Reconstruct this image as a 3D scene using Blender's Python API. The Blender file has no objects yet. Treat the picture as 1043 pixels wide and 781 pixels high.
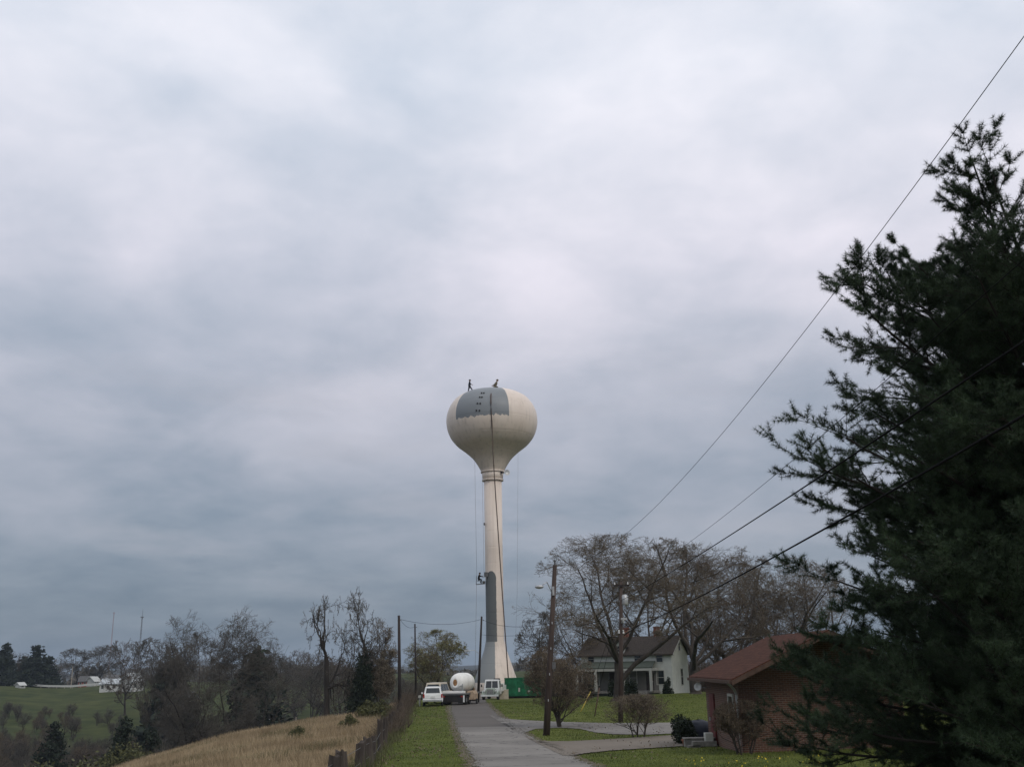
import bpy, math, random
import numpy as np
from mathutils import Vector, Matrix
R = math.radians
random.seed(7)
RNG = np.random.default_rng(7)
scn = bpy.context.scene
COL = scn.collection

# ------------------------------------------------------------------ camera measurement helpers
F, CX, CY = 1000.0, 521.5, 390.5
PITCH, ROLL = R(16.0), R(1.2)
_fw = np.array([0, math.cos(PITCH), math.sin(PITCH)])
_r0 = np.array([1.0, 0, 0]); _u0 = np.array([0, -math.sin(PITCH), math.cos(PITCH)])
_rt = _r0 * math.cos(ROLL) - _u0 * math.sin(ROLL)
_up = _u0 * math.cos(ROLL) + _r0 * math.sin(ROLL)

def ray(px, py):
    return _fw * F + _rt * (px - CX) + _up * (CY - py)
def at(px, py, Y):
    d = ray(px, py); return d * (Y / d[1])
def proj(p):
    p = np.asarray(p, float); d = p @ _fw
    return CX + F * (p @ _rt) / d, CY - F * (p @ _up) / d

# ------------------------------------------------------------------ terrain
_py = np.array([-400, -60, 0, 17, 35, 58, 80, 105, 125, 150, 250, 400, 800, 4000.])
_pz = np.array([-6, -2.0, -1.7, -2.5, -3.3, -3.85, -3.8, -3.58, -3.95, -4.5, -9, -16, -26, -30.])
def P(y):
    y = np.asarray(y, float)
    return sum(np.interp(y + o, _py, _pz) for o in (-8, -5, -2.5, 0, 2.5, 5, 8)) / 7
def sstep(t):
    t = np.clip(t, 0, 1); return t * t * (3 - 2 * t)
def fence_x(y):
    return -3.0 - 0.081 * y
def H(x, y):
    x = np.asarray(x, float); y = np.asarray(y, float)
    D = np.sqrt(x * x + y * y)
    u = fence_x(y) - x
    drop = 0.75 * sstep((u + 1.0) / 1.6) * sstep((135 - y) / 30)
    up_ = np.clip(u, 0, None)
    drop = drop + 0.075 * up_ + 0.006 * np.clip(up_ - 7, 0, None) ** 2
    drop = drop + 0.006 * np.clip(y - 104, 0, None) ** 2 * sstep(up_ / 14)
    drop = np.minimum(drop, 60 + 0 * drop)
    rise = sstep((x - 2) / 16) * np.interp(y, [0, 40, 70, 120, 200], [.1, .18, .2, .35, .2])
    h1 = P(y) - drop + rise
    az = np.degrees(np.arctan2(x, np.maximum(y, 1)))
    hv = np.interp(D, [0, 190, 240, 330, 450, 600, 900, 1500, 2200, 3000, 4500],
                      [-22, -22, -21, -15.0, -4.8, -4.4, -14, -22, -10, 6, -20])
    hv = hv + 1.2 * np.sin(az * .9 + 1) * sstep((D - 260) / 300) + 8 * np.sin(az * .31 + .4) * sstep((D - 1200) / 1200)
    hv = hv + 6 * np.sin(az * .13 + D * .0011) * sstep((D - 1200) / 1200)
    k = 1.2
    m = np.maximum(h1, hv)
    return m + k * np.exp(-np.abs(h1 - hv) / k) * .35
def Hs(x, y): return float(H(x, y))
def gat(px, Y):
    """ground point seen in picture column px at distance Y"""
    x = (px - CX) / F * Y
    for _ in range(8):
        z = Hs(x, Y)
        q, _yy = proj((x, Y, z)); x += (px - q) / F * Y
    return np.array([x, Y, Hs(x, Y)])
def gp(px, py):
    d = ray(px, py); d = d / np.linalg.norm(d)
    t = np.linspace(12, 400, 6000)
    pts = d[None] * t[:, None]
    below = pts[:, 2] < H(pts[:, 0], pts[:, 1])
    i = int(np.argmax(below)) if below.any() else len(t) - 1
    return pts[i]
def topz(px, py, Y): return float(at(px, py, Y)[2])

# ------------------------------------------------------------------ mesh builder
class MB:
    def __init__(s): s.V = []; s.Fs = []; s.n = 0
    def add(s, V, Fc):
        V = np.asarray(V, np.float32).reshape(-1, 3)
        if isinstance(Fc, np.ndarray): s.Fs.append(Fc + s.n)
        else:
            by = {}
            for f in Fc: by.setdefault(len(f), []).append(f)
            for k, l in by.items(): s.Fs.append(np.array(l, np.int64) + s.n)
        s.V.append(V); s.n += len(V); return s
    def box(s, c, d, rz=0, rx=0, ry=0):
        c = np.array(c, float); h = np.array(d, float) / 2
        V = np.array([[x, y, z] for x in (-1, 1) for y in (-1, 1) for z in (-1, 1)], float) * h
        if rz or rx or ry:
            M = np.array(Matrix.Rotation(rz, 3, 'Z') @ Matrix.Rotation(ry, 3, 'Y') @ Matrix.Rotation(rx, 3, 'X')); V = V @ M.T
        return s.add(V + c, [(0, 1, 3, 2), (4, 6, 7, 5), (0, 4, 5, 1), (2, 3, 7, 6), (0, 2, 6, 4), (1, 5, 7, 3)])
    def taper(s, x0, y0, y1, z0, x1, ya, yb, z1):
        """box with half width x0 and y-range at z0, half width x1 and y-range at z1"""
        V = [(-x0, y0, z0), (x0, y0, z0), (x0, y1, z0), (-x0, y1, z0), (-x1, ya, z1), (x1, ya, z1), (x1, yb, z1), (-x1, yb, z1)]
        return s.add(V, [(3, 2, 1, 0), (4, 5, 6, 7), (0, 1, 5, 4), (1, 2, 6, 5), (2, 3, 7, 6), (3, 0, 4, 7)])
    def panel(s, q, u0, u1, v0, v1, t0=-.004, t1=.012):
        """thin slab on the quad q (4 corners, counter-clockwise from outside), in its u,v"""
        q = [np.array(p, float) for p in q]
        n = np.cross(q[1] - q[0], q[3] - q[0]); n /= np.linalg.norm(n)
        P_ = lambda u, v: (q[0] * (1 - u) + q[1] * u) * (1 - v) + (q[3] * (1 - u) + q[2] * u) * v
        c = [P_(u0, v0), P_(u1, v0), P_(u1, v1), P_(u0, v1)]
        return s.add([p + n * t0 for p in c] + [p + n * t1 for p in c],
                     [(3, 2, 1, 0), (4, 5, 6, 7), (0, 1, 5, 4), (1, 2, 6, 5), (2, 3, 7, 6), (3, 0, 4, 7)])
    def prism(s, poly, axis, a, b):
        """extrude 2d poly along axis ('x','y','z') from a to b"""
        n = len(poly)
        def m(p, t): return {'x': (t, p[0], p[1]), 'y': (p[0], t, p[1]), 'z': (p[0], p[1], t)}[axis]
        V = [m(p, a) for p in poly] + [m(p, b) for p in poly]
        return s.add(V, [tuple(range(n))[::-1], tuple(range(n, 2 * n))] + [(i, (i + 1) % n, n + (i + 1) % n, n + i) for i in range(n)])
    def lathe(s, prof, n=24, c=(0, 0, 0), cap=True):
        prof = np.array(prof, float); a = np.arange(n) * 2 * math.pi / n
        V = np.stack([np.outer(prof[:, 0], np.cos(a)), np.outer(prof[:, 0], np.sin(a)), np.repeat(prof[:, 1:2], n, 1)], -1).reshape(-1, 3)
        Fc = [(i * n + j, i * n + (j + 1) % n, (i + 1) * n + (j + 1) % n, (i + 1) * n + j) for i in range(len(prof) - 1) for j in range(n)]
        if cap:
            if prof[0, 0] > 1e-4: Fc.append(tuple(range(n))[::-1])
            if prof[-1, 0] > 1e-4: Fc.append(tuple((len(prof) - 1) * n + j for j in range(n)))
        return s.add(V + np.array(c), Fc)
    def cyl(s, p0, p1, r0, r1=None, k=12):
        return s.tube([p0, p1], [r0, r0 if r1 is None else r1], k)
    def tube(s, pts, rad, k=8):
        pts = np.array(pts, float); n = len(pts); rad = np.broadcast_to(np.array(rad, float), (n,))
        T = np.gradient(pts, axis=0); T /= np.linalg.norm(T, axis=1)[:, None] + 1e-12
        ref = np.array([0, 0, 1.]) if abs(T[0][2]) < .9 else np.array([1., 0, 0])
        A = np.cross(T, ref); A /= np.linalg.norm(A, axis=1)[:, None] + 1e-12; B = np.cross(T, A)
        a = np.arange(k) * 2 * math.pi / k
        V = pts[:, None] + rad[:, None, None] * (A[:, None] * np.cos(a)[None, :, None] + B[:, None] * np.sin(a)[None, :, None])
        Fc = [(i * k + j, i * k + (j + 1) % k, (i + 1) * k + (j + 1) % k, (i + 1) * k + j) for i in range(n - 1) for j in range(k)]
        Fc += [tuple(range(k))[::-1], tuple((n - 1) * k + j for j in range(k))]
        return s.add(V.reshape(-1, 3), Fc)
    def segs(s, P0, P1, R0, R1, k=3):
        N = len(P0)
        if N == 0: return s
        T = P1 - P0; T = T / (np.linalg.norm(T, axis=1)[:, None] + 1e-12)
        ref = np.where(np.abs(T[:, 2:3]) < .9, np.array([[0, 0, 1.]]), np.array([[1., 0, 0]]))
        A = np.cross(T, ref); A /= np.linalg.norm(A, axis=1)[:, None] + 1e-12; B = np.cross(T, A)
        a = np.arange(k) * 2 * math.pi / k
        ring = A[:, None] * np.cos(a)[None, :, None] + B[:, None] * np.sin(a)[None, :, None]
        V = np.concatenate([P0[:, None] + ring * R0[:, None, None], P1[:, None] + ring * R1[:, None, None]], 1).reshape(-1, 3)
        base = (np.arange(N) * 2 * k)[:, None]
        Fc = np.concatenate([np.stack([base[:, 0] + j, base[:, 0] + (j + 1) % k, base[:, 0] + k + (j + 1) % k, base[:, 0] + k + j], 1) for j in range(k)])
        return s.add(V, Fc)
    def tris(s, A, B, C):
        N = len(A); V = np.stack([A, B, C], 1).reshape(-1, 3)
        return s.add(V, np.arange(3 * N).reshape(-1, 3))
    def quads(s, A, B, C, D):
        N = len(A); V = np.stack([A, B, C, D], 1).reshape(-1, 3)
        return s.add(V, np.arange(4 * N).reshape(-1, 4))
    def mesh(s, name, mat, smooth=False):
        V = np.concatenate(s.V); me = bpy.data.meshes.new(name)
        me.vertices.add(len(V)); me.vertices.foreach_set('co', V.ravel())
        tot = np.concatenate([np.full(len(f), f.shape[1]) for f in s.Fs]); vi = np.concatenate([f.ravel() for f in s.Fs])
        me.loops.add(len(vi)); me.loops.foreach_set('vertex_index', vi.astype(np.int32))
        me.polygons.add(len(tot)); st = np.concatenate([[0], np.cumsum(tot)[:-1]])
        me.polygons.foreach_set('loop_start', st.astype(np.int32)); me.polygons.foreach_set('loop_total', tot.astype(np.int32))
        me.polygons.foreach_set('use_smooth', np.full(len(tot), bool(smooth)))
        me.update(calc_edges=True); me.validate()
        if mat: me.materials.append(mat)
        return me
    def build(s, name, mat, parent=None, loc=(0, 0, 0), rz=0, smooth=False, bevel=0):
        o = bpy.data.objects.new(name, s.mesh(name, mat, smooth)); COL.objects.link(o)
        o.location = loc; o.rotation_euler = (0, 0, rz)
        if parent: o.parent = parent
        if bevel:
            b = o.modifiers.new('bevel', 'BEVEL'); b.width = bevel; b.segments = 2; b.limit_method = 'ANGLE'; b.angle_limit = R(35)
        return o

def tag(o, label, cat, group=None):
    o['label'] = label; o['category'] = cat
    if group: o['group'] = group
    return o
def kind(o, k): o['kind'] = k; return o
def empty(name, loc, label, cat, group=None, rz=0):
    o = bpy.data.objects.new(name, None); COL.objects.link(o); o.location = loc; o.rotation_euler = (0, 0, rz)
    return tag(o, label, cat, group)
def copy_tree(o, parent=None):
    c = o.copy(); COL.objects.link(c)
    if parent: c.parent = parent
    for ch in list(o.children): copy_tree(ch, c)
    return c

# ------------------------------------------------------------------ materials
def mat(name, col, rough=.8, var=.25, scale=3.0, col2=None, metal=0, bump=0, detail=5, bscale=None, spec=.3, stretch=None, trans=0):
    m = bpy.data.materials.new(name); m.use_nodes = True; nt = m.node_tree; b = nt.nodes['Principled BSDF']
    b.inputs['Roughness'].default_value = rough; b.inputs['Metallic'].default_value = metal
    b.inputs['Specular IOR Level'].default_value = spec
    tc = nt.nodes.new('ShaderNodeTexCoord'); n = nt.nodes.new('ShaderNodeTexNoise')
    n.inputs['Scale'].default_value = scale; n.inputs['Detail'].default_value = detail
    src = tc.outputs['Object']
    if stretch:
        mp = nt.nodes.new('ShaderNodeMapping'); mp.inputs['Scale'].default_value = stretch
        nt.links.new(src, mp.inputs[0]); src = mp.outputs[0]
    nt.links.new(src, n.inputs['Vector'])
    r = nt.nodes.new('ShaderNodeValToRGB')
    c1 = [c * (1 - var) for c in col]; c2 = list(col2) if col2 else [min(1, c * (1 + var)) for c in col]
    r.color_ramp.elements[0].position = .3; r.color_ramp.elements[1].position = .7
    r.color_ramp.elements[0].color = (*c1, 1); r.color_ramp.elements[1].color = (*c2, 1)
    nt.links.new(n.outputs['Fac'], r.inputs[0]); nt.links.new(r.outputs[0], b.inputs['Base Color'])
    if bump:
        bn = nt.nodes.new('ShaderNodeTexNoise'); bn.inputs['Scale'].default_value = bscale or scale * 6; bn.inputs['Detail'].default_value = 4
        nt.links.new(src, bn.inputs['Vector'])
        bp = nt.nodes.new('ShaderNodeBump'); bp.inputs['Strength'].default_value = bump; bp.inputs['Distance'].default_value = .05
        nt.links.new(bn.outputs['Fac'], bp.inputs['Height']); nt.links.new(bp.outputs[0], b.inputs['Normal'])
    m['ramp'] = 1
    return m
def N(nt, t, **kw):
    n = nt.nodes.new(t)
    for k, v in kw.items():
        if k.startswith('i_'): n.inputs[k[2:].replace('_', ' ')].default_value = v
        else: setattr(n, k, v)
    return n
def math_(nt, op, a, b=None, c=None, clamp=False):
    n = nt.nodes.new('ShaderNodeMath'); n.operation = op; n.use_clamp = clamp
    for i, x in enumerate((a, b, c)):
        if x is None: continue
        if isinstance(x, (int, float)): n.inputs[i].default_value = x
        else: nt.links.new(x, n.inputs[i])
    return n.outputs[0]
def mixc(nt, fac, a, b):
    n = nt.nodes.new('ShaderNodeMix'); n.data_type = 'RGBA'
    if isinstance(fac, (int, float)): n.inputs[0].default_value = fac
    else: nt.links.new(fac, n.inputs[0])
    for i, x in ((6, a), (7, b)):
        if isinstance(x, tuple): n.inputs[i].default_value = (*x, 1) if len(x) == 3 else x
        else: nt.links.new(x, n.inputs[i])
    return n.outputs[2]

M = {}
M['bark'] = mat('bark', (.055, .046, .038), .95, .35, 2.5, bump=.6, stretch=(1, 1, .25))
M['bark_dark'] = mat('bark_dark', (.034, .029, .025), .95, .35, 2.5, bump=.5, stretch=(1, 1, .25))
M['twig'] = mat('twig', (.105, .082, .058), .95, .3, 1.0)
M['twig_red'] = mat('twig_red', (.088, .068, .05), .95, .3, 1.0)
M['twig_grey'] = mat('twig_grey', (.078, .07, .058), .95, .3, .6)
M['bud_rust'] = mat('bud_rust', (.15, .118, .08), .9, .4, 2)
M['bud_green'] = mat('bud_green', (.20, .20, .09), .9, .4, 2)
M['bud_brown'] = mat('bud_brown', (.165, .142, .105), .9, .4, 2)
M['needles'] = mat('pine_needles', (.030, .056, .028), .65, .45, 1.1, col2=(.055, .09, .042), spec=.25)
M['conifer'] = mat('conifer_leaf', (.018, .027, .016), .8, .4, 1.5)
M['shrub'] = mat('shrub_leaf', (.016, .026, .011), .7, .4, 3)
M['olive'] = mat('olive_leaf', (.085, .088, .036), .85, .35, 1.5)
M['pole'] = mat('pole_wood', (.066, .048, .04), .9, .35, 5, bump=.4, stretch=(1, 1, .1))
M['pole_dark'] = mat('pole_wood_dark', (.034, .028, .026), .9, .35, 5, bump=.4, stretch=(1, 1, .1))
M['post'] = mat('post_wood', (.07, .058, .05), .95, .45, 7, bump=.8, stretch=(1, 1, .15))
M['galv'] = mat('galvanised', (.42, .43, .43), .45, .15, 6, metal=.5)
M['wire'] = mat('wire_black', (.012, .012, .013), 1, .2, 3, spec=.05)
M['steel'] = mat('painted_steel', (.10, .10, .10), .6, .3, 4)
M['white_paint'] = mat('white_vehicle_paint', (.72, .73, .71), .3, .06, 3, spec=.5)
M['cream_paint'] = mat('cream_vehicle_paint', (.52, .46, .36), .4, .12, 3, spec=.5)
M['glass'] = mat('dark_glass', (.018, .024, .026), .08, .2, 2, spec=.6)
M['rubber'] = mat('tyre_rubber', (.022, .022, .022), .85, .2, 8)
M['chrome'] = mat('wheel_metal', (.4, .4, .4), .4, .2, 8, metal=.7)
M['red_lens'] = mat('red_lens', (.30, .02, .015), .25, .1, 5)
M['amber'] = mat('amber_lens', (.6, .35, .06), .3, .1, 5)
M['lens'] = mat('clear_lens', (.6, .6, .58), .2, .1, 5)
M['tank_white'] = mat('tank_paint', (.78, .77, .73), .5, .12, 1.2, bump=.1)
M['rust'] = mat('rusty_plate', (.26, .14, .06), .8, .4, 4)
M['black_steel'] = mat('black_steel', (.022, .020, .019), .7, .4, 3)
M['old_green'] = mat('faded_green_paint', (.36, .41, .35), .5, .25, 2.5, bump=.1)
M['skip_green'] = mat('green_container_paint', (.012, .135, .058), .6, .35, 1.6, bump=.1)
M['tan'] = mat('tan_canvas', (.40, .30, .21), .9, .25, 3, bump=.2)
M['roof_dark'] = mat('dark_shingles', (.048, .038, .03), .9, .3, 5, bump=.3)
M['porch_roof'] = mat('porch_roof', (.06, .072, .055), .85, .25, 4)
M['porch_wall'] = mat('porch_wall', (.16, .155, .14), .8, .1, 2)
M['trim'] = mat('white_trim', (.42, .42, .38), .6, .08, 4)
M['door_dark'] = mat('dark_door', (.035, .028, .025), .6, .3, 4)
M['door_red'] = mat('red_door', (.10, .02, .018), .6, .3, 4)
M['brick_plain'] = mat('chimney_brick', (.17, .07, .048), .9, .35, 8)
M['far_white'] = mat('far_white_siding', (.45, .46, .44), .8, .08, 2)
M['far_red'] = mat('far_red_boards', (.24, .05, .04), .85, .2, 2)
M['far_tan'] = mat('far_tan_siding', (.32, .28, .22), .85, .2, 2)
M['far_roof'] = mat('far_roof', (.10, .10, .10), .85, .25, 2)
M['metal_roof'] = mat('pale_metal_roof', (.38, .41, .42), .5, .12, 2)
M['blue_tarp'] = mat('blue_tarp', (.014, .018, .03), .6, .3, 3, bump=.4)
M['terracotta'] = mat('terracotta', (.30, .13, .08), .85, .2, 6)
M['stone'] = mat('grey_stone', (.20, .19, .17), .9, .3, 6, bump=.3)
M['yellow'] = mat('yellow_plastic', (.50, .38, .08), .6, .15, 6)
M['brown_guard'] = mat('brown_guard', (.075, .045, .032), .8, .25, 6)
M['skin'] = mat('skin', (.35, .20, .14), .6, .1, 10)
M['navy'] = mat('navy_cloth', (.018, .022, .032), .9, .3, 10)
M['black_cloth'] = mat('black_cloth', (.012, .012, .013), .9, .3, 10)
M['khaki'] = mat('khaki_cloth', (.14, .12, .09), .9, .3, 10)
M['rope'] = mat('rope', (.16, .15, .14), .9, .2, 10)
M['hose'] = mat('hose', (.10, .072, .06), .8, .25, 1)
M['mast_red'] = mat('mast_paint', (.30, .20, .19), .7, .2, .2)
M['dry'] = mat('dry_grass', (.27, .20, .115), .95, .4, .25, col2=(.42, .335, .215))
M['blade'] = mat('green_grass', (.086, .122, .022), .9, .5, .5, col2=(.165, .196, .046))
M['dandelion'] = mat('dandelion', (.75, .58, .05), .8, .1, 5)

def siding(name, col, per=7.0):
    m = mat(name, col, .75, .08, 2); nt = m.node_tree; b = nt.nodes['Principled BSDF']
    tc = N(nt, 'ShaderNodeTexCoord'); w = N(nt, 'ShaderNodeTexWave', bands_direction='Z', wave_profile='SAW')
    w.inputs['Scale'].default_value = per / 6.28 * 3.14; w.inputs['Distortion'].default_value = 0
    nt.links.new(tc.outputs['Object'], w.inputs[0]); bp = N(nt, 'ShaderNodeBump'); bp.inputs['Strength'].default_value = .5; bp.inputs['Distance'].default_value = .03
    nt.links.new(w.outputs['Fac'], bp.inputs['Height']); nt.links.new(bp.outputs[0], b.inputs['Normal']); return m
M['siding'] = siding('white_clapboard', (.58, .60, .56))

def brick_mat():
    m = bpy.data.materials.new('brick_wall'); m.use_nodes = True; nt = m.node_tree; b = nt.nodes['Principled BSDF']
    b.inputs['Roughness'].default_value = .9
    tc = N(nt, 'ShaderNodeTexCoord'); sx = N(nt, 'ShaderNodeSeparateXYZ'); nt.links.new(tc.outputs['Object'], sx.inputs[0])
    u = math_(nt, 'ADD', sx.outputs[0], sx.outputs[1]); cb = N(nt, 'ShaderNodeCombineXYZ')
    nt.links.new(u, cb.inputs[0]); nt.links.new(sx.outputs[2], cb.inputs[1])
    br = N(nt, 'ShaderNodeTexBrick'); br.inputs['Scale'].default_value = 1
    br.inputs['Brick Width'].default_value = .22; br.inputs['Row Height'].default_value = .075; br.inputs['Mortar Size'].default_value = .007
    br.inputs['Color1'].default_value = (.135, .06, .036, 1); br.inputs['Color2'].default_value = (.075, .036, .026, 1); br.inputs['Mortar'].default_value = (.19, .16, .13, 1)
    nt.links.new(cb.outputs[0], br.inputs[0])
    n = N(nt, 'ShaderNodeTexNoise'); n.inputs['Scale'].default_value = 1.3; nt.links.new(tc.outputs['Object'], n.inputs[0])
    c = mixc(nt, math_(nt, 'MULTIPLY', n.outputs['Fac'], .35), br.outputs['Color'], (.10, .06, .045))
    nt.links.new(c, b.inputs['Base Color'])
    bp = N(nt, 'ShaderNodeBump'); bp.inputs['Strength'].default_value = .4; bp.inputs['Distance'].default_value = .01
    nt.links.new(br.outputs['Fac'], bp.inputs['Height']); bp.invert = True; nt.links.new(bp.outputs[0], b.inputs['Normal'])
    return m
M['brick'] = brick_mat()
def shingle_mat(name, c1, c2):
    m = bpy.data.materials.new(name); m.use_nodes = True; nt = m.node_tree; b = nt.nodes['Principled BSDF']
    b.inputs['Roughness'].default_value = .9
    tc = N(nt, 'ShaderNodeTexCoord'); sx = N(nt, 'ShaderNodeSeparateXYZ'); nt.links.new(tc.outputs['Object'], sx.inputs[0])
    cb = N(nt, 'ShaderNodeCombineXYZ'); nt.links.new(sx.outputs[1], cb.inputs[0]); nt.links.new(sx.outputs[0], cb.inputs[1])
    br = N(nt, 'ShaderNodeTexBrick'); br.inputs['Scale'].default_value = 1
    br.inputs['Brick Width'].default_value = .3; br.inputs['Row Height'].default_value = .14; br.inputs['Mortar Size'].default_value = .012
    br.inputs['Color1'].default_value = (*c1, 1); br.inputs['Color2'].default_value = (*c2, 1); br.inputs['Mortar'].default_value = (c2[0] * .4, c2[1] * .4, c2[2] * .4, 1)
    nt.links.new(cb.outputs[0], br.inputs[0])
    n = N(nt, 'ShaderNodeTexNoise'); n.inputs['Scale'].default_value = 2; n.inputs['Detail'].default_value = 6; nt.links.new(tc.outputs['Object'], n.inputs[0])
    c = mixc(nt, math_(nt, 'MULTIPLY', n.outputs['Fac'], .5), br.outputs['Color'], (c2[0] * .7, c2[1] * .7, c2[2] * .7))
    b.inputs['Specular IOR Level'].default_value = .08
    nt.links.new(c, b.inputs['Base Color']); return m
M['red_shingle'] = shingle_mat('red_brown_shingles', (.105, .046, .030), (.065, .029, .020))

def paved(name, c1, c2, crack=True):
    m = bpy.data.materials.new(name); m.use_nodes = True; nt = m.node_tree; b = nt.nodes['Principled BSDF']
    b.inputs['Roughness'].default_value = .92
    tc = N(nt, 'ShaderNodeTexCoord')
    n1 = N(nt, 'ShaderNodeTexNoise'); n1.inputs['Scale'].default_value = .22; n1.inputs['Detail'].default_value = 6
    n2 = N(nt, 'ShaderNodeTexNoise'); n2.inputs['Scale'].default_value = 9; n2.inputs['Detail'].default_value = 4
    for n in (n1, n2): nt.links.new(tc.outputs['Object'], n.inputs[0])
    r = N(nt, 'ShaderNodeValToRGB'); r.color_ramp.elements[0].position = .35; r.color_ramp.elements[1].position = .65
    r.color_ramp.elements[0].color = (*c1, 1); r.color_ramp.elements[1].color = (*c2, 1)
    nt.links.new(n1.outputs['Fac'], r.inputs[0])
    c = mixc(nt, math_(nt, 'MULTIPLY', n2.outputs['Fac'], .45), r.outputs[0], (c1[0] * .6, c1[1] * .6, c1[2] * .58))
    if crack:
        v = N(nt, 'ShaderNodeTexVoronoi', feature='DISTANCE_TO_EDGE'); v.inputs['Scale'].default_value = .33
        nd = N(nt, 'ShaderNodeTexNoise'); nd.inputs['Scale'].default_value = 1.5; nt.links.new(tc.outputs['Object'], nd.inputs[0])
        va = N(nt, 'ShaderNodeVectorMath', operation='ADD'); nt.links.new(tc.outputs['Object'], va.inputs[0]); nt.links.new(nd.outputs['Color'], va.inputs[1])
        nt.links.new(va.outputs[0], v.inputs[0])
        k = math_(nt, 'LESS_THAN', v.outputs['Distance'], .014)
        c = mixc(nt, math_(nt, 'MULTIPLY', k, .8), c, (.05, .045, .04))
    nt.links.new(c, b.inputs['Base Color'])
    bp = N(nt, 'ShaderNodeBump'); bp.inputs['Strength'].default_value = .3; bp.inputs['Distance'].default_value = .01
    nt.links.new(n2.outputs['Fac'], bp.inputs['Height']); nt.links.new(bp.outputs[0], b.inputs['Normal'])
    return m
M['concrete'] = paved('worn_concrete', (.150, .138, .122), (.245, .228, .202))
M['asphalt'] = paved('brown_asphalt', (.082, .071, .06), (.105, .092, .079), False)
M['drive'] = paved('pale_driveway', (.16, .148, .132), (.215, .20, .18))
M['gravel_drive'] = paved('tan_driveway', (.135, .112, .086), (.19, .16, .125), False)

def ground_mat():
    m = bpy.data.materials.new('ground_cover'); m.use_nodes = True; nt = m.node_tree; b = nt.nodes['Principled BSDF']
    b.inputs['Roughness'].default_value = 1; b.inputs['Specular IOR Level'].default_value = .1
    tc = N(nt, 'ShaderNodeTexCoord'); O = tc.outputs['Object']
    def noise(s, d=5):
        n = N(nt, 'ShaderNodeTexNoise'); n.inputs['Scale'].default_value = s; n.inputs['Detail'].default_value = d
        nt.links.new(O, n.inputs[0]); return n.outputs['Fac']
    def ramp(f, a, c, p0=.35, p1=.65):
        r = N(nt, 'ShaderNodeValToRGB'); r.color_ramp.elements[0].position = p0; r.color_ramp.elements[1].position = p1
        r.color_ramp.elements[0].color = (*a, 1); r.color_ramp.elements[1].color = (*c, 1); nt.links.new(f, r.inputs[0]); return r.outputs[0]
    big, mid, fine = noise(.12), noise(.9), noise(7)
    grass = mixc(nt, .5, ramp(big, (.070, .096, .018), (.145, .162, .038)), ramp(mid, (.056, .080, .016), (.150, .168, .042)))
    grass = mixc(nt, ramp(fine, (.0, .0, .0), (.55, .55, .55)), grass, (.036, .042, .013))
    bare = noise(.55, 6); grass = mixc(nt, ramp(bare, (0, 0, 0), (.6, .6, .6), .62, .75), grass, (.125, .10, .055))
    dry = mixc(nt, .5, ramp(noise(.3), (.165, .115, .06), (.24, .175, .10)), ramp(noise(3), (.12, .09, .045), (.25, .18, .105)))
    dry = mixc(nt, ramp(noise(.25, 3), (0, 0, 0), (.5, .5, .5), .5, .7), dry, (.12, .13, .05))
    mead = mixc(nt, .6, ramp(noise(.02), (.038, .056, .016), (.070, .084, .026)), ramp(noise(.15), (.018, .026, .010), (.066, .070, .026)))
    brush = mixc(nt, .5, ramp(noise(.08), (.030, .027, .018), (.055, .048, .026)), ramp(noise(.6), (.02, .021, .013), (.055, .05, .03)))
    wood = ramp(noise(.01), (.028, .03, .025), (.045, .045, .034))
    cur = grass
    for nm, c in (('dry', dry), ('meadow', mead), ('brush', brush), ('wood', wood)):
        a = N(nt, 'ShaderNodeAttribute', attribute_name=nm); cur = mixc(nt, a.outputs['Fac'], cur, c)
    nt.links.new(cur, b.inputs['Base Color'])
    bp = N(nt, 'ShaderNodeBump'); bp.inputs['Strength'].default_value = .6; bp.inputs['Distance'].default_value = .08
    nt.links.new(fine, bp.inputs['Height']); nt.links.new(bp.outputs[0], b.inputs['Normal'])
    return m

# ------------------------------------------------------------------ ground sheet
def spread(vals):
    out = [vals[0][0]]
    for a, b, s in vals:
        n = max(1, int(round((b - a) / s))); out += list(np.linspace(a, b, n + 1)[1:])
    return np.array(out)
gx = spread([(-4500, -1500, 150), (-1500, -500, 40), (-500, -150, 10), (-150, -40, 2.5), (-40, 30, .7), (30, 80, 2.5), (80, 500, 15), (500, 1500, 60), (1500, 4500, 200)])
gy = spread([(-300, -20, 20), (-20, 10, 2.5), (10, 130, .8), (130, 260, 2.5), (260, 700, 8), (700, 1600, 30), (1600, 4500, 80)])
X, Y = np.meshgrid(gx, gy, indexing='ij'); Z = H(X, Y)
gm = MB(); nx, ny = len(gx), len(gy)
idx = np.arange(nx * ny).reshape(nx, ny)
gm.add(np.stack([X, Y, Z], -1).reshape(-1, 3), np.stack([idx[:-1, :-1], idx[1:, :-1], idx[1:, 1:], idx[:-1, 1:]], -1).reshape(-1, 4))
ground = kind(gm.build('ground', ground_mat(), smooth=True), 'structure')
u = fence_x(Y) - X; D_ = np.sqrt(X ** 2 + Y ** 2)
wob = 1.2 * np.sin(Y * .37) + .8 * np.sin(X * .5 + Y * .21)
a_dry = sstep((u + .3 + .25 * wob) / .8) * sstep((150 - Y) / 20)
far = sstep((D_ - 215) / 25) ; a_mead = far
a_brush = sstep((u - 26) / 6) * (1 - sstep((D_ - 262) / 22)) * sstep((D_ - 60) / 20)
a_brush = np.maximum(a_brush, sstep((Y - 165) / 15) * (1 - sstep((D_ - 280) / 30)))
a_wood = sstep((D_ - 640) / 80)
for nm, A in (('dry', a_dry), ('meadow', a_mead), ('brush', a_brush), ('wood', a_wood)):
    at_ = ground.data.attributes.new(nm, 'FLOAT', 'POINT'); at_.data.foreach_set('value', A.ravel().astype(np.float32))

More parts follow.
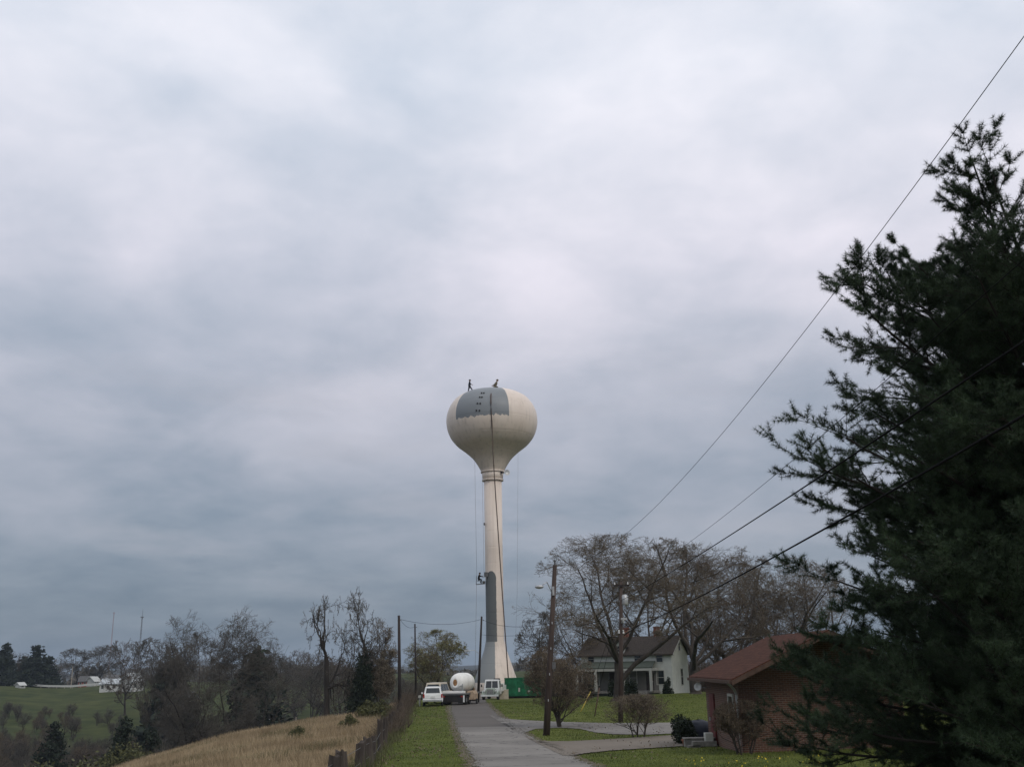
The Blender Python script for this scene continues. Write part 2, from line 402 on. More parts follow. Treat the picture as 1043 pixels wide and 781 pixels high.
def gridz(x, y):
    """height of the ground sheet itself (bilinear)"""
    x = np.asarray(x, float); y = np.asarray(y, float)
    i = np.clip(np.searchsorted(gx, x) - 1, 0, nx - 2); j = np.clip(np.searchsorted(gy, y) - 1, 0, ny - 2)
    a = (x - gx[i]) / (gx[i + 1] - gx[i]); b = (y - gy[j]) / (gy[j + 1] - gy[j])
    return Z[i, j] * (1 - a) * (1 - b) + Z[i + 1, j] * a * (1 - b) + Z[i, j + 1] * (1 - a) * b + Z[i + 1, j + 1] * a * b

def resample(c, n):
    c = np.array(c, float); d = np.r_[0, np.cumsum(np.linalg.norm(np.diff(c, axis=0), axis=1))]
    t = np.linspace(0, d[-1], n); return np.stack([np.interp(t, d, c[:, k]) for k in range(c.shape[1])], 1)
def strip(name, A, B, material, off, n=160, m=14, rag=.05):
    A = resample(np.array(A)[:, :2], n); B = resample(np.array(B)[:, :2], n)
    r = np.random.default_rng(len(name)); A = A + r.normal(0, rag, A.shape); B = B + r.normal(0, rag, B.shape)
    t = np.linspace(0, 1, m)[None, :, None]; G = A[:, None] * (1 - t) + B[:, None] * t
    z = gridz(G[..., 0], G[..., 1]) + off
    V = np.concatenate([G, z[..., None]], -1).reshape(-1, 3); ix = np.arange(n * m).reshape(n, m)
    b = MB(); b.add(V, np.stack([ix[:-1, :-1], ix[:-1, 1:], ix[1:, 1:], ix[1:, :-1]], -1).reshape(-1, 4))
    o = b.build(name, material); 
    # face normals up
    me = o.data
    if me.polygons[0].normal.z < 0: me.flip_normals()
    return kind(o, 'structure')

rl = [(455.5, 712.2), (458.5, 722), (463, 735), (467.5, 746), (474.5, 760), (483.5, 775)]
rr = [(490.5, 712.2), (498, 722), (507, 733), (533, 747.5), (560, 761), (588, 774)]
L_ = [gp(*p)[:2] for p in rl]; 
road_l = lambda y: np.interp(y, [0, L_[5][1], L_[4][1], L_[3][1], L_[2][1], L_[1][1], 105, 130, 160], [1.2, L_[5][0], L_[4][0], L_[3][0], L_[2][0], L_[1][0], -6.9, -8.0, -7.0])
def dirt(name, c):
    return mat(name, c, 1, .35, 1.2, bump=.5)
M['dirt'] = dirt('shoulder_dirt', (.115, .092, .062))
ys = np.linspace(-15, 108, 300)
for nm_, a_, b__ in (('road_shoulder', -.42, .4), ('road_shoulder', 3.35, 4.1)): strip(nm_, [(road_l(y) + a_, y) for y in ys], [(road_l(y) + b__, y) for y in ys], M['dirt'], .012, n=500, m=5, rag=.11)
ys = np.linspace(66, 150, 60); strip('road', [(road_l(y), y) for y in ys], [(road_l(y) + 3.7, y) for y in ys], M['asphalt'], .022, rag=.06)
ys = np.linspace(-15, 67.5, 60); strip('concrete_road', [(road_l(y), y) for y in ys], [(road_l(y) + 3.75, y) for y in ys], M['concrete'], .03, rag=.07)
tp = [(500, 728.5), (507, 730.5), (517, 732.3), (540, 733.8), (580, 735.5), (620, 736.5), (680, 736), (715, 736)]
bt = [(520, 742), (531, 747), (545, 742.5), (570, 741.2), (592, 742.5), (606, 746), (625, 748), (660, 748.3), (715, 746)]
strip('driveway', [gp(*p) for p in tp], [gp(*p) for p in bt], M['drive'], .036, m=30)
tp = [(536, 750), (540, 753), (548, 755.2), (580, 755.3), (640, 752), (700, 748), (738, 746.5), (765, 747)]
bt = [(575, 770), (583, 770), (595, 767.8), (620, 765), (660, 762.5), (700, 760), (738, 758.5), (765, 758)]
strip('garage_driveway', [gp(*p) for p in tp], [gp(*p) for p in bt], M['gravel_drive'], .042, m=30)

# ------------------------------------------------------------------ vegetation generators
def unit(v): return v / (np.linalg.norm(v, axis=-1, keepdims=True) + 1e-12)
def levels(rng, start, spec, env=None):
    """start: pos, dir, len, rad arrays; spec: list of dicts per level. returns list of per-level segment arrays and tips"""
    pos, dr, L, r = [np.array(a, float) for a in start]; out = []
    for li, sp in enumerate(spec):
        if env is not None and li > 0:
            cz, rx, rzz = env; q = (pos - np.array([0, 0, cz])) / np.array([rx, rx, rzz]); v = dr / np.array([rx, rx, rzz])
            A_ = (v * v).sum(1); B_ = (q * v).sum(1); C_ = (q * q).sum(1) - 1; ds = (-B_ + np.sqrt(np.maximum(B_ * B_ - A_ * C_, 0))) / A_
            kp = (ds > .07 * rx) & ((C_ < .0) | (li == 1)) & (B_ * B_ - A_ * C_ > 0)
            pos, dr, L, r, ds = pos[kp], dr[kp], L[kp], r[kp], ds[kp]
            L = ds * rng.uniform(.8, 1.02, len(L)) if li == 1 else np.minimum(L, ds * rng.uniform(.75, 1.12, len(L)))
        n = len(pos); S = sp.get('S', 5); J = [pos]; DD = [dr]; RR = [r]
        d = dr.copy(); p = pos.copy()
        for s in range(S):
            d = d + rng.normal(0, sp.get('w', .15), d.shape); d[:, 2] += sp.get('up', .05) * (1 if not sp.get('upgrow') else s / S * 2); d = unit(d)
            p = p + d * (L / S)[:, None]; J.append(p); DD.append(d); RR.append(r * (1 - (1 - sp.get('tap', .45)) * (s + 1) / S))
        J, DD, RR = np.array(J), np.array(DD), np.array(RR)
        out.append(dict(P0=J[:-1].reshape(-1, 3), P1=J[1:].reshape(-1, 3), R0=RR[:-1].ravel(), R1=RR[1:].ravel(), D=DD[1:].reshape(-1, 3), tip=J[-1], tipd=DD[-1]))
        K = sp.get('K', 3); Tn = sp.get('T', 2)
        if K + Tn == 0 or sp is spec[-1]: break
        cp, cd, cl, cr = [], [], [], []
        for k in range(K + Tn):
            if k < Tn: i = np.full(n, S); ang = rng.uniform(*sp.get('ta', (15, 40)), n)
            else:
                i = rng.integers(max(1, int(S * sp.get('s0', .25))), S + 1, n); ang = rng.uniform(*sp.get('a', (30, 60)), n)
            pp = J[i, np.arange(n)]; dd = DD[i, np.arange(n)]; rrr = RR[i, np.arange(n)]
            q = rng.normal(0, 1, (n, 3))
            if sp.get('flat'):
                side = unit(np.cross(dd, np.array([0, 0, 1.]))) * rng.choice([-1, 1], n)[:, None]; q = side + rng.normal(0, sp['flat'], (n, 3))
            if sp.get('strat'):
                az_ = sp['strat'] + 2 * math.pi * (k / (K + Tn)) + rng.normal(0, .25, n); q = np.stack([np.cos(az_), np.sin(az_), np.zeros(n)], 1)
            q = unit(q - (q * dd).sum(1)[:, None] * dd); a = np.radians(ang)[:, None]
            cd.append(unit(dd * np.cos(a) + q * np.sin(a))); cp.append(pp)
            frac = i / S
            cl.append(L * sp.get('ratio', .65) * rng.uniform(.7, 1.15, n) * (1 - sp.get('fall', .25) * frac)); cr.append(rrr * sp.get('rr', .62) * rng.uniform(.8, 1.1, n))
        pos, dr, L, r = np.concatenate(cp), np.concatenate(cd), np.concatenate(cl), np.concatenate(cr)
        if sp.get('keep', 1) < 1:
            m = rng.random(len(pos)) < sp['keep']; pos, dr, L, r = pos[m], dr[m], L[m], r[m]
    return out

def leafcards(b, rng, pts, size, n=1, spread_=0.0):
    pts = np.repeat(pts, n, 0)
    if spread_: pts = pts + rng.normal(0, spread_, pts.shape)
    a = unit(rng.normal(0, 1, pts.shape)); c = unit(np.cross(a, rng.normal(0, 1, pts.shape)))
    s = size * rng.uniform(.6, 1.4, (len(pts), 1))
    b.quads(pts - a * s, pts + c * s * .5, pts + a * s, pts - c * s * .5)

def bare_tree_mesh(seed, Hh, W, r0, lv=6, fork=.22, dense=1.0, spec_over=None, twr=.012, buds=None, bud_n=0, bud_s=.06, lean=(0, 0), barkm='bark', twigm='twig', multi=1, rmin=None, wander=1.0, limb=1.9, thin=1.0, env=True, low=None):
    rng = np.random.default_rng(seed)
    K = lambda k: max(1, int(round(k * dense)))
    spec = [dict(S=8, w=.05 * wander, up=.05, tap=.75, K=3, T=3, ta=(12, 40), a=(40, 62), s0=.62, ratio=limb, fall=.1, rr=.58, strat=rng.uniform(.1, 6)),
            dict(S=9, w=.11 * wander, up=.045, tap=.27, K=5, T=2, ta=(12, 35), a=(30, 60), s0=.2, ratio=.6, fall=.3, rr=.6),
            dict(S=6, w=.15 * wander, up=.03, tap=.3, K=K(4), T=2, ta=(12, 40), a=(30, 65), s0=.15, ratio=.64, fall=.25, rr=.62),
            dict(S=5, w=.17 * wander, up=.03, tap=.5, K=K(3), T=2, ta=(12, 40), a=(30, 65), s0=.15, ratio=.66, fall=.25, rr=.66),
            dict(S=4, w=.2, up=.02, tap=.55, K=K(2), T=2, ta=(15, 40), a=(30, 60), ratio=.64, fall=.2, rr=.7),
            dict(S=3, w=.2, up=.02, tap=.6, K=K(2), T=1, ta=(15, 40), a=(30, 60), ratio=.65, rr=.75),
            dict(S=2, w=.2, up=.02, tap=.6)][:lv + 1]
    if spec_over:
        for k, v in spec_over.items(): spec[k].update(v)
    n0 = multi
    an = rng.uniform(0, 6.28, n0); tilt = 0 if n0 == 1 else .35
    pos = np.stack([np.cos(an) * .12 * (n0 > 1), np.sin(an) * .12 * (n0 > 1), np.full(n0, -.3)], 1)
    dr = unit(np.stack([np.cos(an) * tilt + lean[0], np.sin(an) * tilt + lean[1], np.ones(n0)], 1))
    out = levels(rng, (pos, dr, np.full(n0, fork * Hh + .3), np.full(n0, r0)), spec, ((Hh * (1 + (low if low is not None else fork * .8)) / 2, W / 2, Hh * (1 - (low if low is not None else fork * .8)) / 2) if env else None))
    allp = np.concatenate([o['P1'] for o in out]); zt = np.percentile(allp[:, 2], 99.9)
    lo, hi = np.percentile(allp[:, 0], [2, 98]); lo2, hi2 = np.percentile(allp[:, 1], [2, 98]); rad = ((hi - lo) + (hi2 - lo2)) / 4
    sc = np.array([W / 2 / rad, W / 2 / rad, Hh / zt])
    trunk, crown = MB(), MB()
    for i, o in enumerate(out):
        P0, P1 = o['P0'] * sc, o['P1'] * sc
        mn = (twr * thin * .8 if i >= 5 else twr if i >= 3 else twr * 1.4)
        R0, R1 = np.maximum(o['R0'], mn), np.maximum(o['R1'], mn)
        if i == 0 and n0 == 1: R0 = R0 * (1 + .7 * (P0[:, 2] < .1)); R1 = R1 * (1 + .12 * (P0[:, 2] < .1))
        (trunk if i <= 2 else crown).segs(P0, P1, R0 * 1.03, R1, 8 if i == 0 else 6 if i == 1 else 4 if i == 2 else 3)
    if buds:
        tips = out[-1]['P1'] * sc; k = rng.random(len(tips)) < .999
        leafcards(crown_b := MB(), rng, tips[k], bud_s, bud_n, bud_s * 1.6)
        return trunk.mesh('trunk', M[barkm], True), crown.mesh('branches', M[twigm]), crown_b.mesh('buds', M[buds])
    return trunk.mesh('trunk', M[barkm], True), crown.mesh('branches', M[twigm]), None

def place_tree(name, meshes, loc, label, cat='tree', group=None, rz=0, sc=1.0):
    e = empty(name, loc, label, cat, group, rz); e.scale = (sc, sc, sc) if not isinstance(sc, tuple) else sc
    for nm, me in zip(('trunk', 'branches', 'buds'), meshes):
        if me is None: continue
        o = bpy.data.objects.new(nm, me); COL.objects.link(o); o.parent = e
    return e

def conifer_mesh(seed, Hh, W, n=9000, shape=1.0, size=.16, leaf='conifer', z0=.03):
    rng = np.random.default_rng(seed); b = MB()
    nb = 150; t = np.sort(rng.random(nb) ** 1.15); z = z0 * Hh + t * Hh * (1 - z0)
    rad = W / 2 * (1 - t) ** shape * rng.uniform(.7, 1.12, nb) + .06 * W; az = rng.uniform(0, 6.28, nb)
    i = rng.choice(nb, n, p=(rad / rad.sum())); s = rng.random(n) ** .6
    out = np.stack([np.cos(az[i]), np.sin(az[i])], 1) * (rad[i] * s)[:, None]
    zz = z[i] + rad[i] * s * .12 - .15 * rad[i] * s * s
    pts = np.concatenate([out, zz[:, None]], 1) + rng.normal(0, 1, (n, 3)) * np.array([.07, .07, .05]) * W * (1 - .6 * t[i])[:, None]
    leafcards(b, rng, pts, size)
    tr = MB(); tr.cyl((0, 0, -.3), (0, 0, Hh * .93), W * .03 + .05, .03, 8)
    br = [(np.array([0, 0, zc]), np.array([math.cos(a) * r * .9, math.sin(a) * r * .9, zc + r * .05])) for zc, a, r in zip(z, az, rad)]
    tr.segs(np.array([x[0] for x in br]), np.array([x[1] for x in br]), np.full(nb, .05), np.full(nb, .015), 3)
    return tr.mesh('trunk', M['bark_dark'], True), b.mesh('foliage', M[leaf])
def place_conifer(name, meshes, loc, label, group=None, rz=0, sc=1.0, cat='tree'):
    e = empty(name, loc, label, cat, group, rz); e.scale = (sc, sc, sc) if not isinstance(sc, tuple) else sc
    for nm, me in zip(('trunk', 'foliage'), meshes):
        o = bpy.data.objects.new(nm, me); COL.objects.link(o); o.parent = e
    return e
def bush_mesh(seed, Hh, W, n, size, leaf, clumps=14):
    rng = np.random.default_rng(seed); b = MB()
    c = unit(rng.normal(0, 1, (clumps, 3))); c[:, 2] = np.abs(c[:, 2]); c *= rng.uniform(.35, .8, (clumps, 1))
    i = rng.integers(0, clumps, n); p = c[i] + unit(rng.normal(0, 1, (n, 3))) * (.36 * rng.random((n, 1)) ** .35)
    p *= np.array([W / 2, W / 2, Hh / 1.05]); p = p[p[:, 2] > 0]
    leafcards(b, rng, p, size)
    st = MB(); tips = c * np.array([W / 2, W / 2, Hh]) * .9
    for t in tips: st.cyl((t[0] * .08, t[1] * .08, -.1), t, .03, .01, 5)
    return st.mesh('stems', M['bark_dark']), b.mesh('foliage', M[leaf])
def place_bush(name, meshes, loc, label, group=None, rz=0, sc=1.0):
    e = empty(name, loc, label, 'shrub', group, rz); e.scale = (sc, sc, sc) if not isinstance(sc, tuple) else sc
    for nm, me in zip(('stems', 'foliage'), meshes):
        o = bpy.data.objects.new(nm, me); COL.objects.link(o); o.parent = e
    return e

# ------------------------------------------------------------------ water tower
TY = 150.0
tb = at(505.0, 705, TY); TX = float(at(503.0, 560, TY)[0]); TZ = Hs(TX, TY)
def tower_z(py, px=503): return topz(px, py, TY) - TZ
def tower_r(rpx, py, px=503):
    d = at(px, py, TY) @ _fw; return rpx * d / F
def tower_mats():
    m = bpy.data.materials.new('tower_paint'); m.use_nodes = True; nt = m.node_tree; b = nt.nodes['Principled BSDF']
    b.inputs['Roughness'].default_value = .45; b.inputs['Specular IOR Level'].default_value = .35
    tc = N(nt, 'ShaderNodeTexCoord'); O = tc.outputs['Object']; sx = N(nt, 'ShaderNodeSeparateXYZ'); nt.links.new(O, sx.inputs[0])
    x, y, z = sx.outputs
    n = N(nt, 'ShaderNodeTexNoise'); n.inputs['Scale'].default_value = .35; n.inputs['Detail'].default_value = 6; nt.links.new(O, n.inputs[0])
    mp = N(nt, 'ShaderNodeMapping'); mp.inputs['Scale'].default_value = (1.6, 1.6, .06); nt.links.new(O, mp.inputs[0])
    n2 = N(nt, 'ShaderNodeTexNoise'); n2.inputs['Scale'].default_value = 1.5; n2.inputs['Detail'].default_value = 5; nt.links.new(mp.outputs[0], n2.inputs[0])
    base = mixc(nt, n.outputs['Fac'], (.66, .56, .475), (.80, .705, .62))
    st = N(nt, 'ShaderNodeValToRGB'); st.color_ramp.elements[0].position = .5; st.color_ramp.elements[1].position = .8; nt.links.new(n2.outputs['Fac'], st.inputs[0])
    base = mixc(nt, math_(nt, 'MULTIPLY', st.outputs[0], .45), base, (.38, .33, .27))
    gn = mixc(nt, n.outputs['Fac'], (.165, .182, .195), (.25, .268, .28))
    # primer on the tank: in front, above a horizontal line, between two meridians
    e = N(nt, 'ShaderNodeTexNoise'); e.inputs['Scale'].default_value = 2.2; nt.links.new(O, e.inputs[0])
    eo = math_(nt, 'MULTIPLY_ADD', e.outputs['Fac'], .9, -.45)
    front = math_(nt, 'LESS_THAN', y, 0.6)
    t_lo = math_(nt, 'GREATER_THAN', math_(nt, 'ADD', z, eo), ZLO)
    az = math_(nt, 'DIVIDE', x, math_(nt, 'MAXIMUM', math_(nt, 'MULTIPLY', y, -1), .05))
    azl = math_(nt, 'GREATER_THAN', az, -1.15); azr = math_(nt, 'LESS_THAN', az, .42)
    mask = math_(nt, 'MULTIPLY', math_(nt, 'MULTIPLY', front, t_lo), math_(nt, 'MULTIPLY', azl, azr))
    # primer on the column: left half below a rounded top
    xr = math_(nt, 'ADD', x, math_(nt, 'MULTIPLY', eo, .15))
    lim = math_(nt, 'MULTIPLY_ADD', math_(nt, 'LESS_THAN', z, CONEZ), -.30, .30)
    dx = math_(nt, 'DIVIDE', math_(nt, 'ADD', x, .45), .78); rnd = math_(nt, 'SQRT', math_(nt, 'MAXIMUM', math_(nt, 'SUBTRACT', 1, math_(nt, 'MULTIPLY', dx, dx)), 0))
    ztop = math_(nt, 'MULTIPLY_ADD', rnd, 1.3, PTOP - 1.3)
    m2 = math_(nt, 'MULTIPLY', math_(nt, 'LESS_THAN', xr, lim), math_(nt, 'LESS_THAN', z, ztop))
    m2 = math_(nt, 'MULTIPLY', m2, math_(nt, 'LESS_THAN', y, 1.2))
    m3 = math_(nt, 'MULTIPLY', m2, math_(nt, 'GREATER_THAN', z, BASEZ))
    light = math_(nt, 'LESS_THAN', z, CONEZ)
    gcol = mixc(nt, light, mixc(nt, n.outputs['Fac'], (.095, .104, .104), (.135, .145, .145)), (.235, .25, .25))
    col = mixc(nt, mask, base, gn); col = mixc(nt, m3, col, gcol)
    # weld seams on the tank
    nt.links.new(col, b.inputs['Base Color'])
    seam = N(nt, 'ShaderNodeTexWave', bands_direction='Z'); seam.inputs['Scale'].default_value = .13; nt.links.new(O, seam.inputs[0])
    cr = N(nt, 'ShaderNodeValToRGB'); cr.color_ramp.elements[0].position = .0; cr.color_ramp.elements[1].position = .02; nt.links.new(seam.outputs['Fac'], cr.inputs[0])
    bp = N(nt, 'ShaderNodeBump'); bp.inputs['Strength'].default_value = .3; bp.inputs['Distance'].default_value = .04
    nt.links.new(cr.outputs[0], bp.inputs['Height']); nt.links.new(bp.outputs[0], b.inputs['Normal'])
    return m
ZLO = topz(495, 423.5, TY - 6.4) - TZ; CONEZ = tower_z(653.5); PTOP = tower_z(582); BASEZ = tower_z(694.5)
TM = tower_mats()
tower = empty('water_tower', (TX, TY, TZ), 'tall beige water tower with a bulbous tank and a grey primer patch', 'water tower')
def prof(pts):  # (half width px, picture row)
    return [(tower_r(r, y), tower_z(y)) for r, y in pts]
def smoothprof(p, n=60):
    p = np.array(p, float); d = np.r_[0, np.cumsum(np.linalg.norm(np.diff(p, axis=0), axis=1))]
    t = np.linspace(0, d[-1], n); q = np.stack([np.interp(t, d, p[:, k]) for k in (0, 1)], 1)
    for _ in range(3): q[1:-1] = (q[:-2] + 2 * q[1:-1] + q[2:]) / 4
    return q
zt = tower_z(398.5)
tank = smoothprof(prof([(11.2, 481), (14.5, 474.5), (19.5, 467), (26.5, 460.5), (36.5, 453), (42.5, 445.5), (45.6, 437.5), (46.6, 429.5), (45.6, 421.5), (42.5, 414)])
                  + [(tower_r(36.5, 408), tower_z(406.5)), (tower_r(27, 404), tower_z(401.5)), (tower_r(15, 401), tower_z(399)), (0.01, tower_z(398.2))], 70)
MB().lathe(tank, 72).build('tank', TM, tower, smooth=True)
col = [(tower_r(22.5, 705) + .1, -.1), (tower_r(22.3, 700), tower_z(698)), (tower_r(21.3, 693), tower_z(691)), (tower_r(18.6, 683), tower_z(683)), (tower_r(14.3, 670), tower_z(670)),
       (tower_r(11.3, 661), tower_z(661)), (tower_r(9.4, 652), tower_z(652)), (tower_r(9.15, 640), tower_z(640)), (tower_r(9.0, 560), tower_z(560)), (tower_r(9.1, 489), tower_z(489))]
MB().lathe(col, 48).build('column', TM, tower, smooth=True)
MB().lathe([(tower_r(9.9, 488), tower_z(490)), (tower_r(11.3, 480), tower_z(480))], 48).build('collar', TM, tower, smooth=True)
rg = MB()
for yy, rr_ in ((489, 10.9), (480.5, 12.2)):
    z = tower_z(yy); r_ = tower_r(rr_, yy); rg.lathe([(r_ - .5, z - .12), (r_, z - .12), (r_, z + .12), (r_ - .5, z + .12)], 48)
rg.build('ring', TM, tower)
b = MB(); b.lathe([(tower_r(22.5, 705) + .9, -.3), (tower_r(22.5, 705) + .9, .12), (tower_r(22.5, 705) + .85, .17), (tower_r(22.5, 705) - .5, .17)], 48); b.build('footing', M['stone'], tower)
# roof hatch and vent on top
h = MB(); h.lathe([(.75, zt - .25), (.75, zt + .12), (.55, zt + .22), (.01, zt + .25)], 20, (-.6, -.6, 0)); h.build('roof_hatch', M['black_steel'], tower, smooth=True)
# brackets in pairs up the primer
def surf(px, py, out=.0):
    d = ray(px, py); d = d / d[1]; t = tank[tank[:, 1] > tower_z(470)]
    for Yv in np.arange(TY - 9, TY + 3, .02):
        q = d * Yv; zz = q[2] - TZ
        if zz < t[-1, 1] and math.hypot(q[0] - TX, q[1] - TY) < float(np.interp(zz, t[:, 1], t[:, 0])) + out: return q
    return d * TY
def tank_r(z): 
    t = tank[tank[:, 1] > tower_z(429)]; return float(np.interp(z, t[:, 1], t[:, 0]))
for (px, py) in ((490.6, 400.3), (492.9, 400.3), (488.7, 404.4), (490.9, 404.4), (486.4, 410.8), (489.2, 410.8), (485.3, 418), (488.4, 418)):
    q = surf(px, py, .03) - np.array([TX, TY, TZ])
    MB().box(tuple(q), (.2, .2, .2), rz=math.atan2(q[0], -q[1])).build('bracket', M['black_steel'], tower)
# dish and lamp by the collar
dz = tower_z(482.8); dxx = tower_r(12.2, 483)
d_ = MB(); d_.lathe([(.02, 0), (.28, .03), (.45, .12), (.47, .12), (.3, 0), (.02, -.04)], 20)
o = d_.build('antenna_dish', M['galv'], tower, smooth=True); o.location = (dxx + .35, -1.0, dz); o.rotation_euler = (R(70), R(55), 0)
MB().cyl((1.1, -.8, dz), (dxx + .3, -1.0, dz), .05).box((dxx - .45, -1.15, dz + .05), (.3, .25, .35)).build('dish_bracket', M['black_steel'], tower)
MB().box((-tower_r(9.2, 533), -.7, tower_z(534)), (.16, .25, .35)).build('side_lamp', M['black_steel'], tower)
# doorway low on the cone
MB().box((tower_r(8, 700), -tower_r(20.6, 700) - .05, 1.1), (.9, .14, 2.1)).build('access_door', M['tank_white'], tower)

# ------------------------------------------------------------------ people
def person(name, J, label, cloth, cat='person', head_r=.115, parent=None):
    """J: joints, metres; grows one skinned body"""
    names = list(J); V = [J[n][:3] for n in names]
    rad = dict(pelvis=.15, belly=.145, chest=.17, neck=.06, headb=.085, head=.105, crown=.07)
    for s in ('l', 'r'): rad.update({s + 'sh': .075, s + 'el': .048, s + 'wr': .034, s + 'hip': .1, s + 'kn': .065, s + 'an': .048, s + 'toe': .045})
    rad = {k_: v_ * (1.3 if k_ not in ('headb', 'head', 'crown') else 1.1) for k_, v_ in rad.items()}
    E = [('pelvis', 'belly'), ('belly', 'chest'), ('chest', 'neck'), ('neck', 'headb'), ('headb', 'head'), ('head', 'crown')]
    for s in ('l', 'r'): E += [('chest', s + 'sh'), (s + 'sh', s + 'el'), (s + 'el', s + 'wr'), ('pelvis', s + 'hip'), (s + 'hip', s + 'kn'), (s + 'kn', s + 'an'), (s + 'an', s + 'toe')]
    me = bpy.data.meshes.new('person'); me.from_pydata([tuple(v) for v in V], [(names.index(a), names.index(b)) for a, b in E], [])
    o = bpy.data.objects.new('tmp', me); COL.objects.link(o)
    o.modifiers.new('s', 'SKIN'); sd = o.modifiers.new('ss', 'SUBSURF'); sd.levels = sd.render_levels = 2
    for i, n in enumerate(names):
        sv = me.skin_vertices[0].data[i]; sv.radius = (rad[n], rad[n]); sv.use_root = (n == 'pelvis')
    dg = bpy.context.evaluated_depsgraph_get(); em = bpy.data.meshes.new_from_object(o.evaluated_get(dg))
    bpy.data.objects.remove(o)
    vs = np.zeros(len(em.vertices) * 3, np.float32); em.vertices.foreach_get('co', vs); vs = vs.reshape(-1, 3)
    fs = [tuple(p.vertices) for p in em.polygons]
    b = MB(); b.add(vs, fs); nbody = len(fs)
    hd = np.array(J['head']); hb = np.array(J['headb']); fdir = np.array(J['face']) if 'face' in J else np.array([1., 0, 0])
    # fingers and thumbs, nose, ears
    for s in ('l', 'r'):
        w = np.array(J[s + 'wr']); e = np.array(J[s + 'el']); d = unit(w - e); sd_ = unit(np.cross(d, np.array([.1, .2, 1.])))
        b.tube([w - d * .01, w + d * .05, w + d * .095], [.03, .04, .034], 8)
        for k, (off, ln) in enumerate(((-.03, .065), (-.01, .078), (.01, .072), (.03, .055))):
            p = w + d * .09 + sd_ * off; b.tube([p, p + d * ln * .5, p + d * ln * .9 + np.array([0, 0, -.02])], [.0095, .009, .007], 6)
        p = w + d * .035 - sd_ * .035; b.tube([p, p - sd_ * .03 + d * .03, p - sd_ * .035 + d * .06], [.012, .011, .009], 6)
    fd = unit(fdir); b.tube([hd + fd * .09, hd + fd * .125 - np.array([0, 0, .02])], [.012, .016], 6)
    me2 = b.mesh(name, M[cloth], True); me2.materials.append(M['skin'])
    cen = np.array([np.mean([vs[i] for i in f], 0) for f in fs])
    mi = np.ones(len(me2.polygons), np.int32); k = np.linalg.norm(cen - hd, axis=1) < .15
    mi[:nbody] = k.astype(np.int32); me2.polygons.foreach_set('material_index', mi)
    p = bpy.data.objects.new(name, me2); COL.objects.link(p); tag(p, label, cat)
    hat = MB(); hat.lathe([(.165, -.01), (.17, 0), (.125, .015), (.12, .07), (.08, .115), (.01, .13)], 16)
    ho = hat.build('hat', M[cloth], p, smooth=True); ho.location = tuple(hd + np.array([0, 0, .05]))
    return p
def stand_pose():
    return dict(pelvis=(0, 0, .95), belly=(.03, 0, 1.12), chest=(.05, 0, 1.36), neck=(.06, 0, 1.5), headb=(.07, 0, 1.58), head=(.08, 0, 1.67), crown=(.08, 0, 1.74),
                lsh=(.05, .19, 1.42), lel=(.0, .25, 1.15), lwr=(.14, .24, .93), rsh=(.05, -.19, 1.42), rel=(.14, -.22, 1.16), rwr=(.34, -.15, 1.05),
                lhip=(0, .1, .88), lkn=(-.08, .1, .5), lan=(-.16, .1, .1), ltoe=(-.02, .1, .04), rhip=(0, -.1, .88), rkn=(.25, -.1, .55), ran=(.48, -.1, .1), rtoe=(.62, -.1, .04))
def tank_top_z(x, y):
    rr_ = math.hypot(x, y); t = tank[tank[:, 1] > tower_z(429)][::-1]; return float(np.interp(rr_, t[:, 0], t[:, 1]))
p1 = person('person', stand_pose(), 'worker in dark clothes walking on the left shoulder of the water tank top', 'navy')
wx = float(at(478.2, 400, TY - 1)[0]) - TX; p1.location = (TX + wx, TY - 1.5, TZ + tank_top_z(wx, -1.5) - .12)
crouch = dict(pelvis=(0, 0, .5), belly=(.12, 0, .68), chest=(.22, 0, .92), neck=(.28, 0, 1.05), headb=(.32, 0, 1.12), head=(.36, 0, 1.2), crown=(.38, 0, 1.27),
              lsh=(.28, .19, .94), lel=(.1, .28, .72), lwr=(-.15, .2, .6), rsh=(.28, -.19, .94), rel=(.08, -.3, .72), rwr=(-.18, -.22, .58),
              lhip=(0, .11, .45), lkn=(.42, .15, .5), lan=(.18, .14, .09), ltoe=(.32, .14, .04), rhip=(0, -.11, .45), rkn=(-.05, -.16, .1), ran=(-.35, -.15, .1), rtoe=(-.42, -.15, .03))
p2 = person('person', crouch, 'worker in khaki crouching at the top of the tank over the hanging cable', 'khaki')
wx2 = float(at(503.6, 396, TY - .8)[0]) - TX; p2.location = (TX + wx2, TY - .8, TZ + zt - .1); p2.scale = (1.35, 1.35, 1.35)
p1.scale = (1.25, 1.3, 1.15)
# painter hanging beside the column on a cradle
rc = tower_r(9.1, 590); cz = tower_z(593.5, 491)
sit = dict(pelvis=(0, 0, .15), belly=(.03, 0, .32), chest=(.08, 0, .55), neck=(.12, 0, .68), headb=(.15, 0, .75), head=(.17, 0, .83), crown=(.18, 0, .9),
           lsh=(.08, .19, .6), lel=(.3, .22, .5), lwr=(.52, .15, .55), rsh=(.08, -.19, .6), rel=(.32, -.2, .52), rwr=(.55, -.12, .42),
           lhip=(.02, .1, .12), lkn=(.4, .12, .12), lan=(.32, .12, -.28), ltoe=(.46, .12, -.33), rhip=(.02, -.1, .12), rkn=(.38, -.13, .08), ran=(.25, -.13, -.33), rtoe=(.4, -.13, -.38))
p3 = person('person', sit, 'painter in black sitting in the hanging cradle beside the column', 'black_cloth')
px3 = -rc - 1.0; p3.location = (TX + px3, TY - .6, TZ + cz + .35); p3.scale = (1.15, 1.15, 1.15)
cr = empty('painting_cradle', (TX + px3, TY - .6, TZ + cz), 'small metal cradle hung from ropes against the left side of the column', 'cradle')
MB().box((.05, 0, .28), (.55, .5, .05)).build('seat', M['steel'], cr)
f_ = MB()
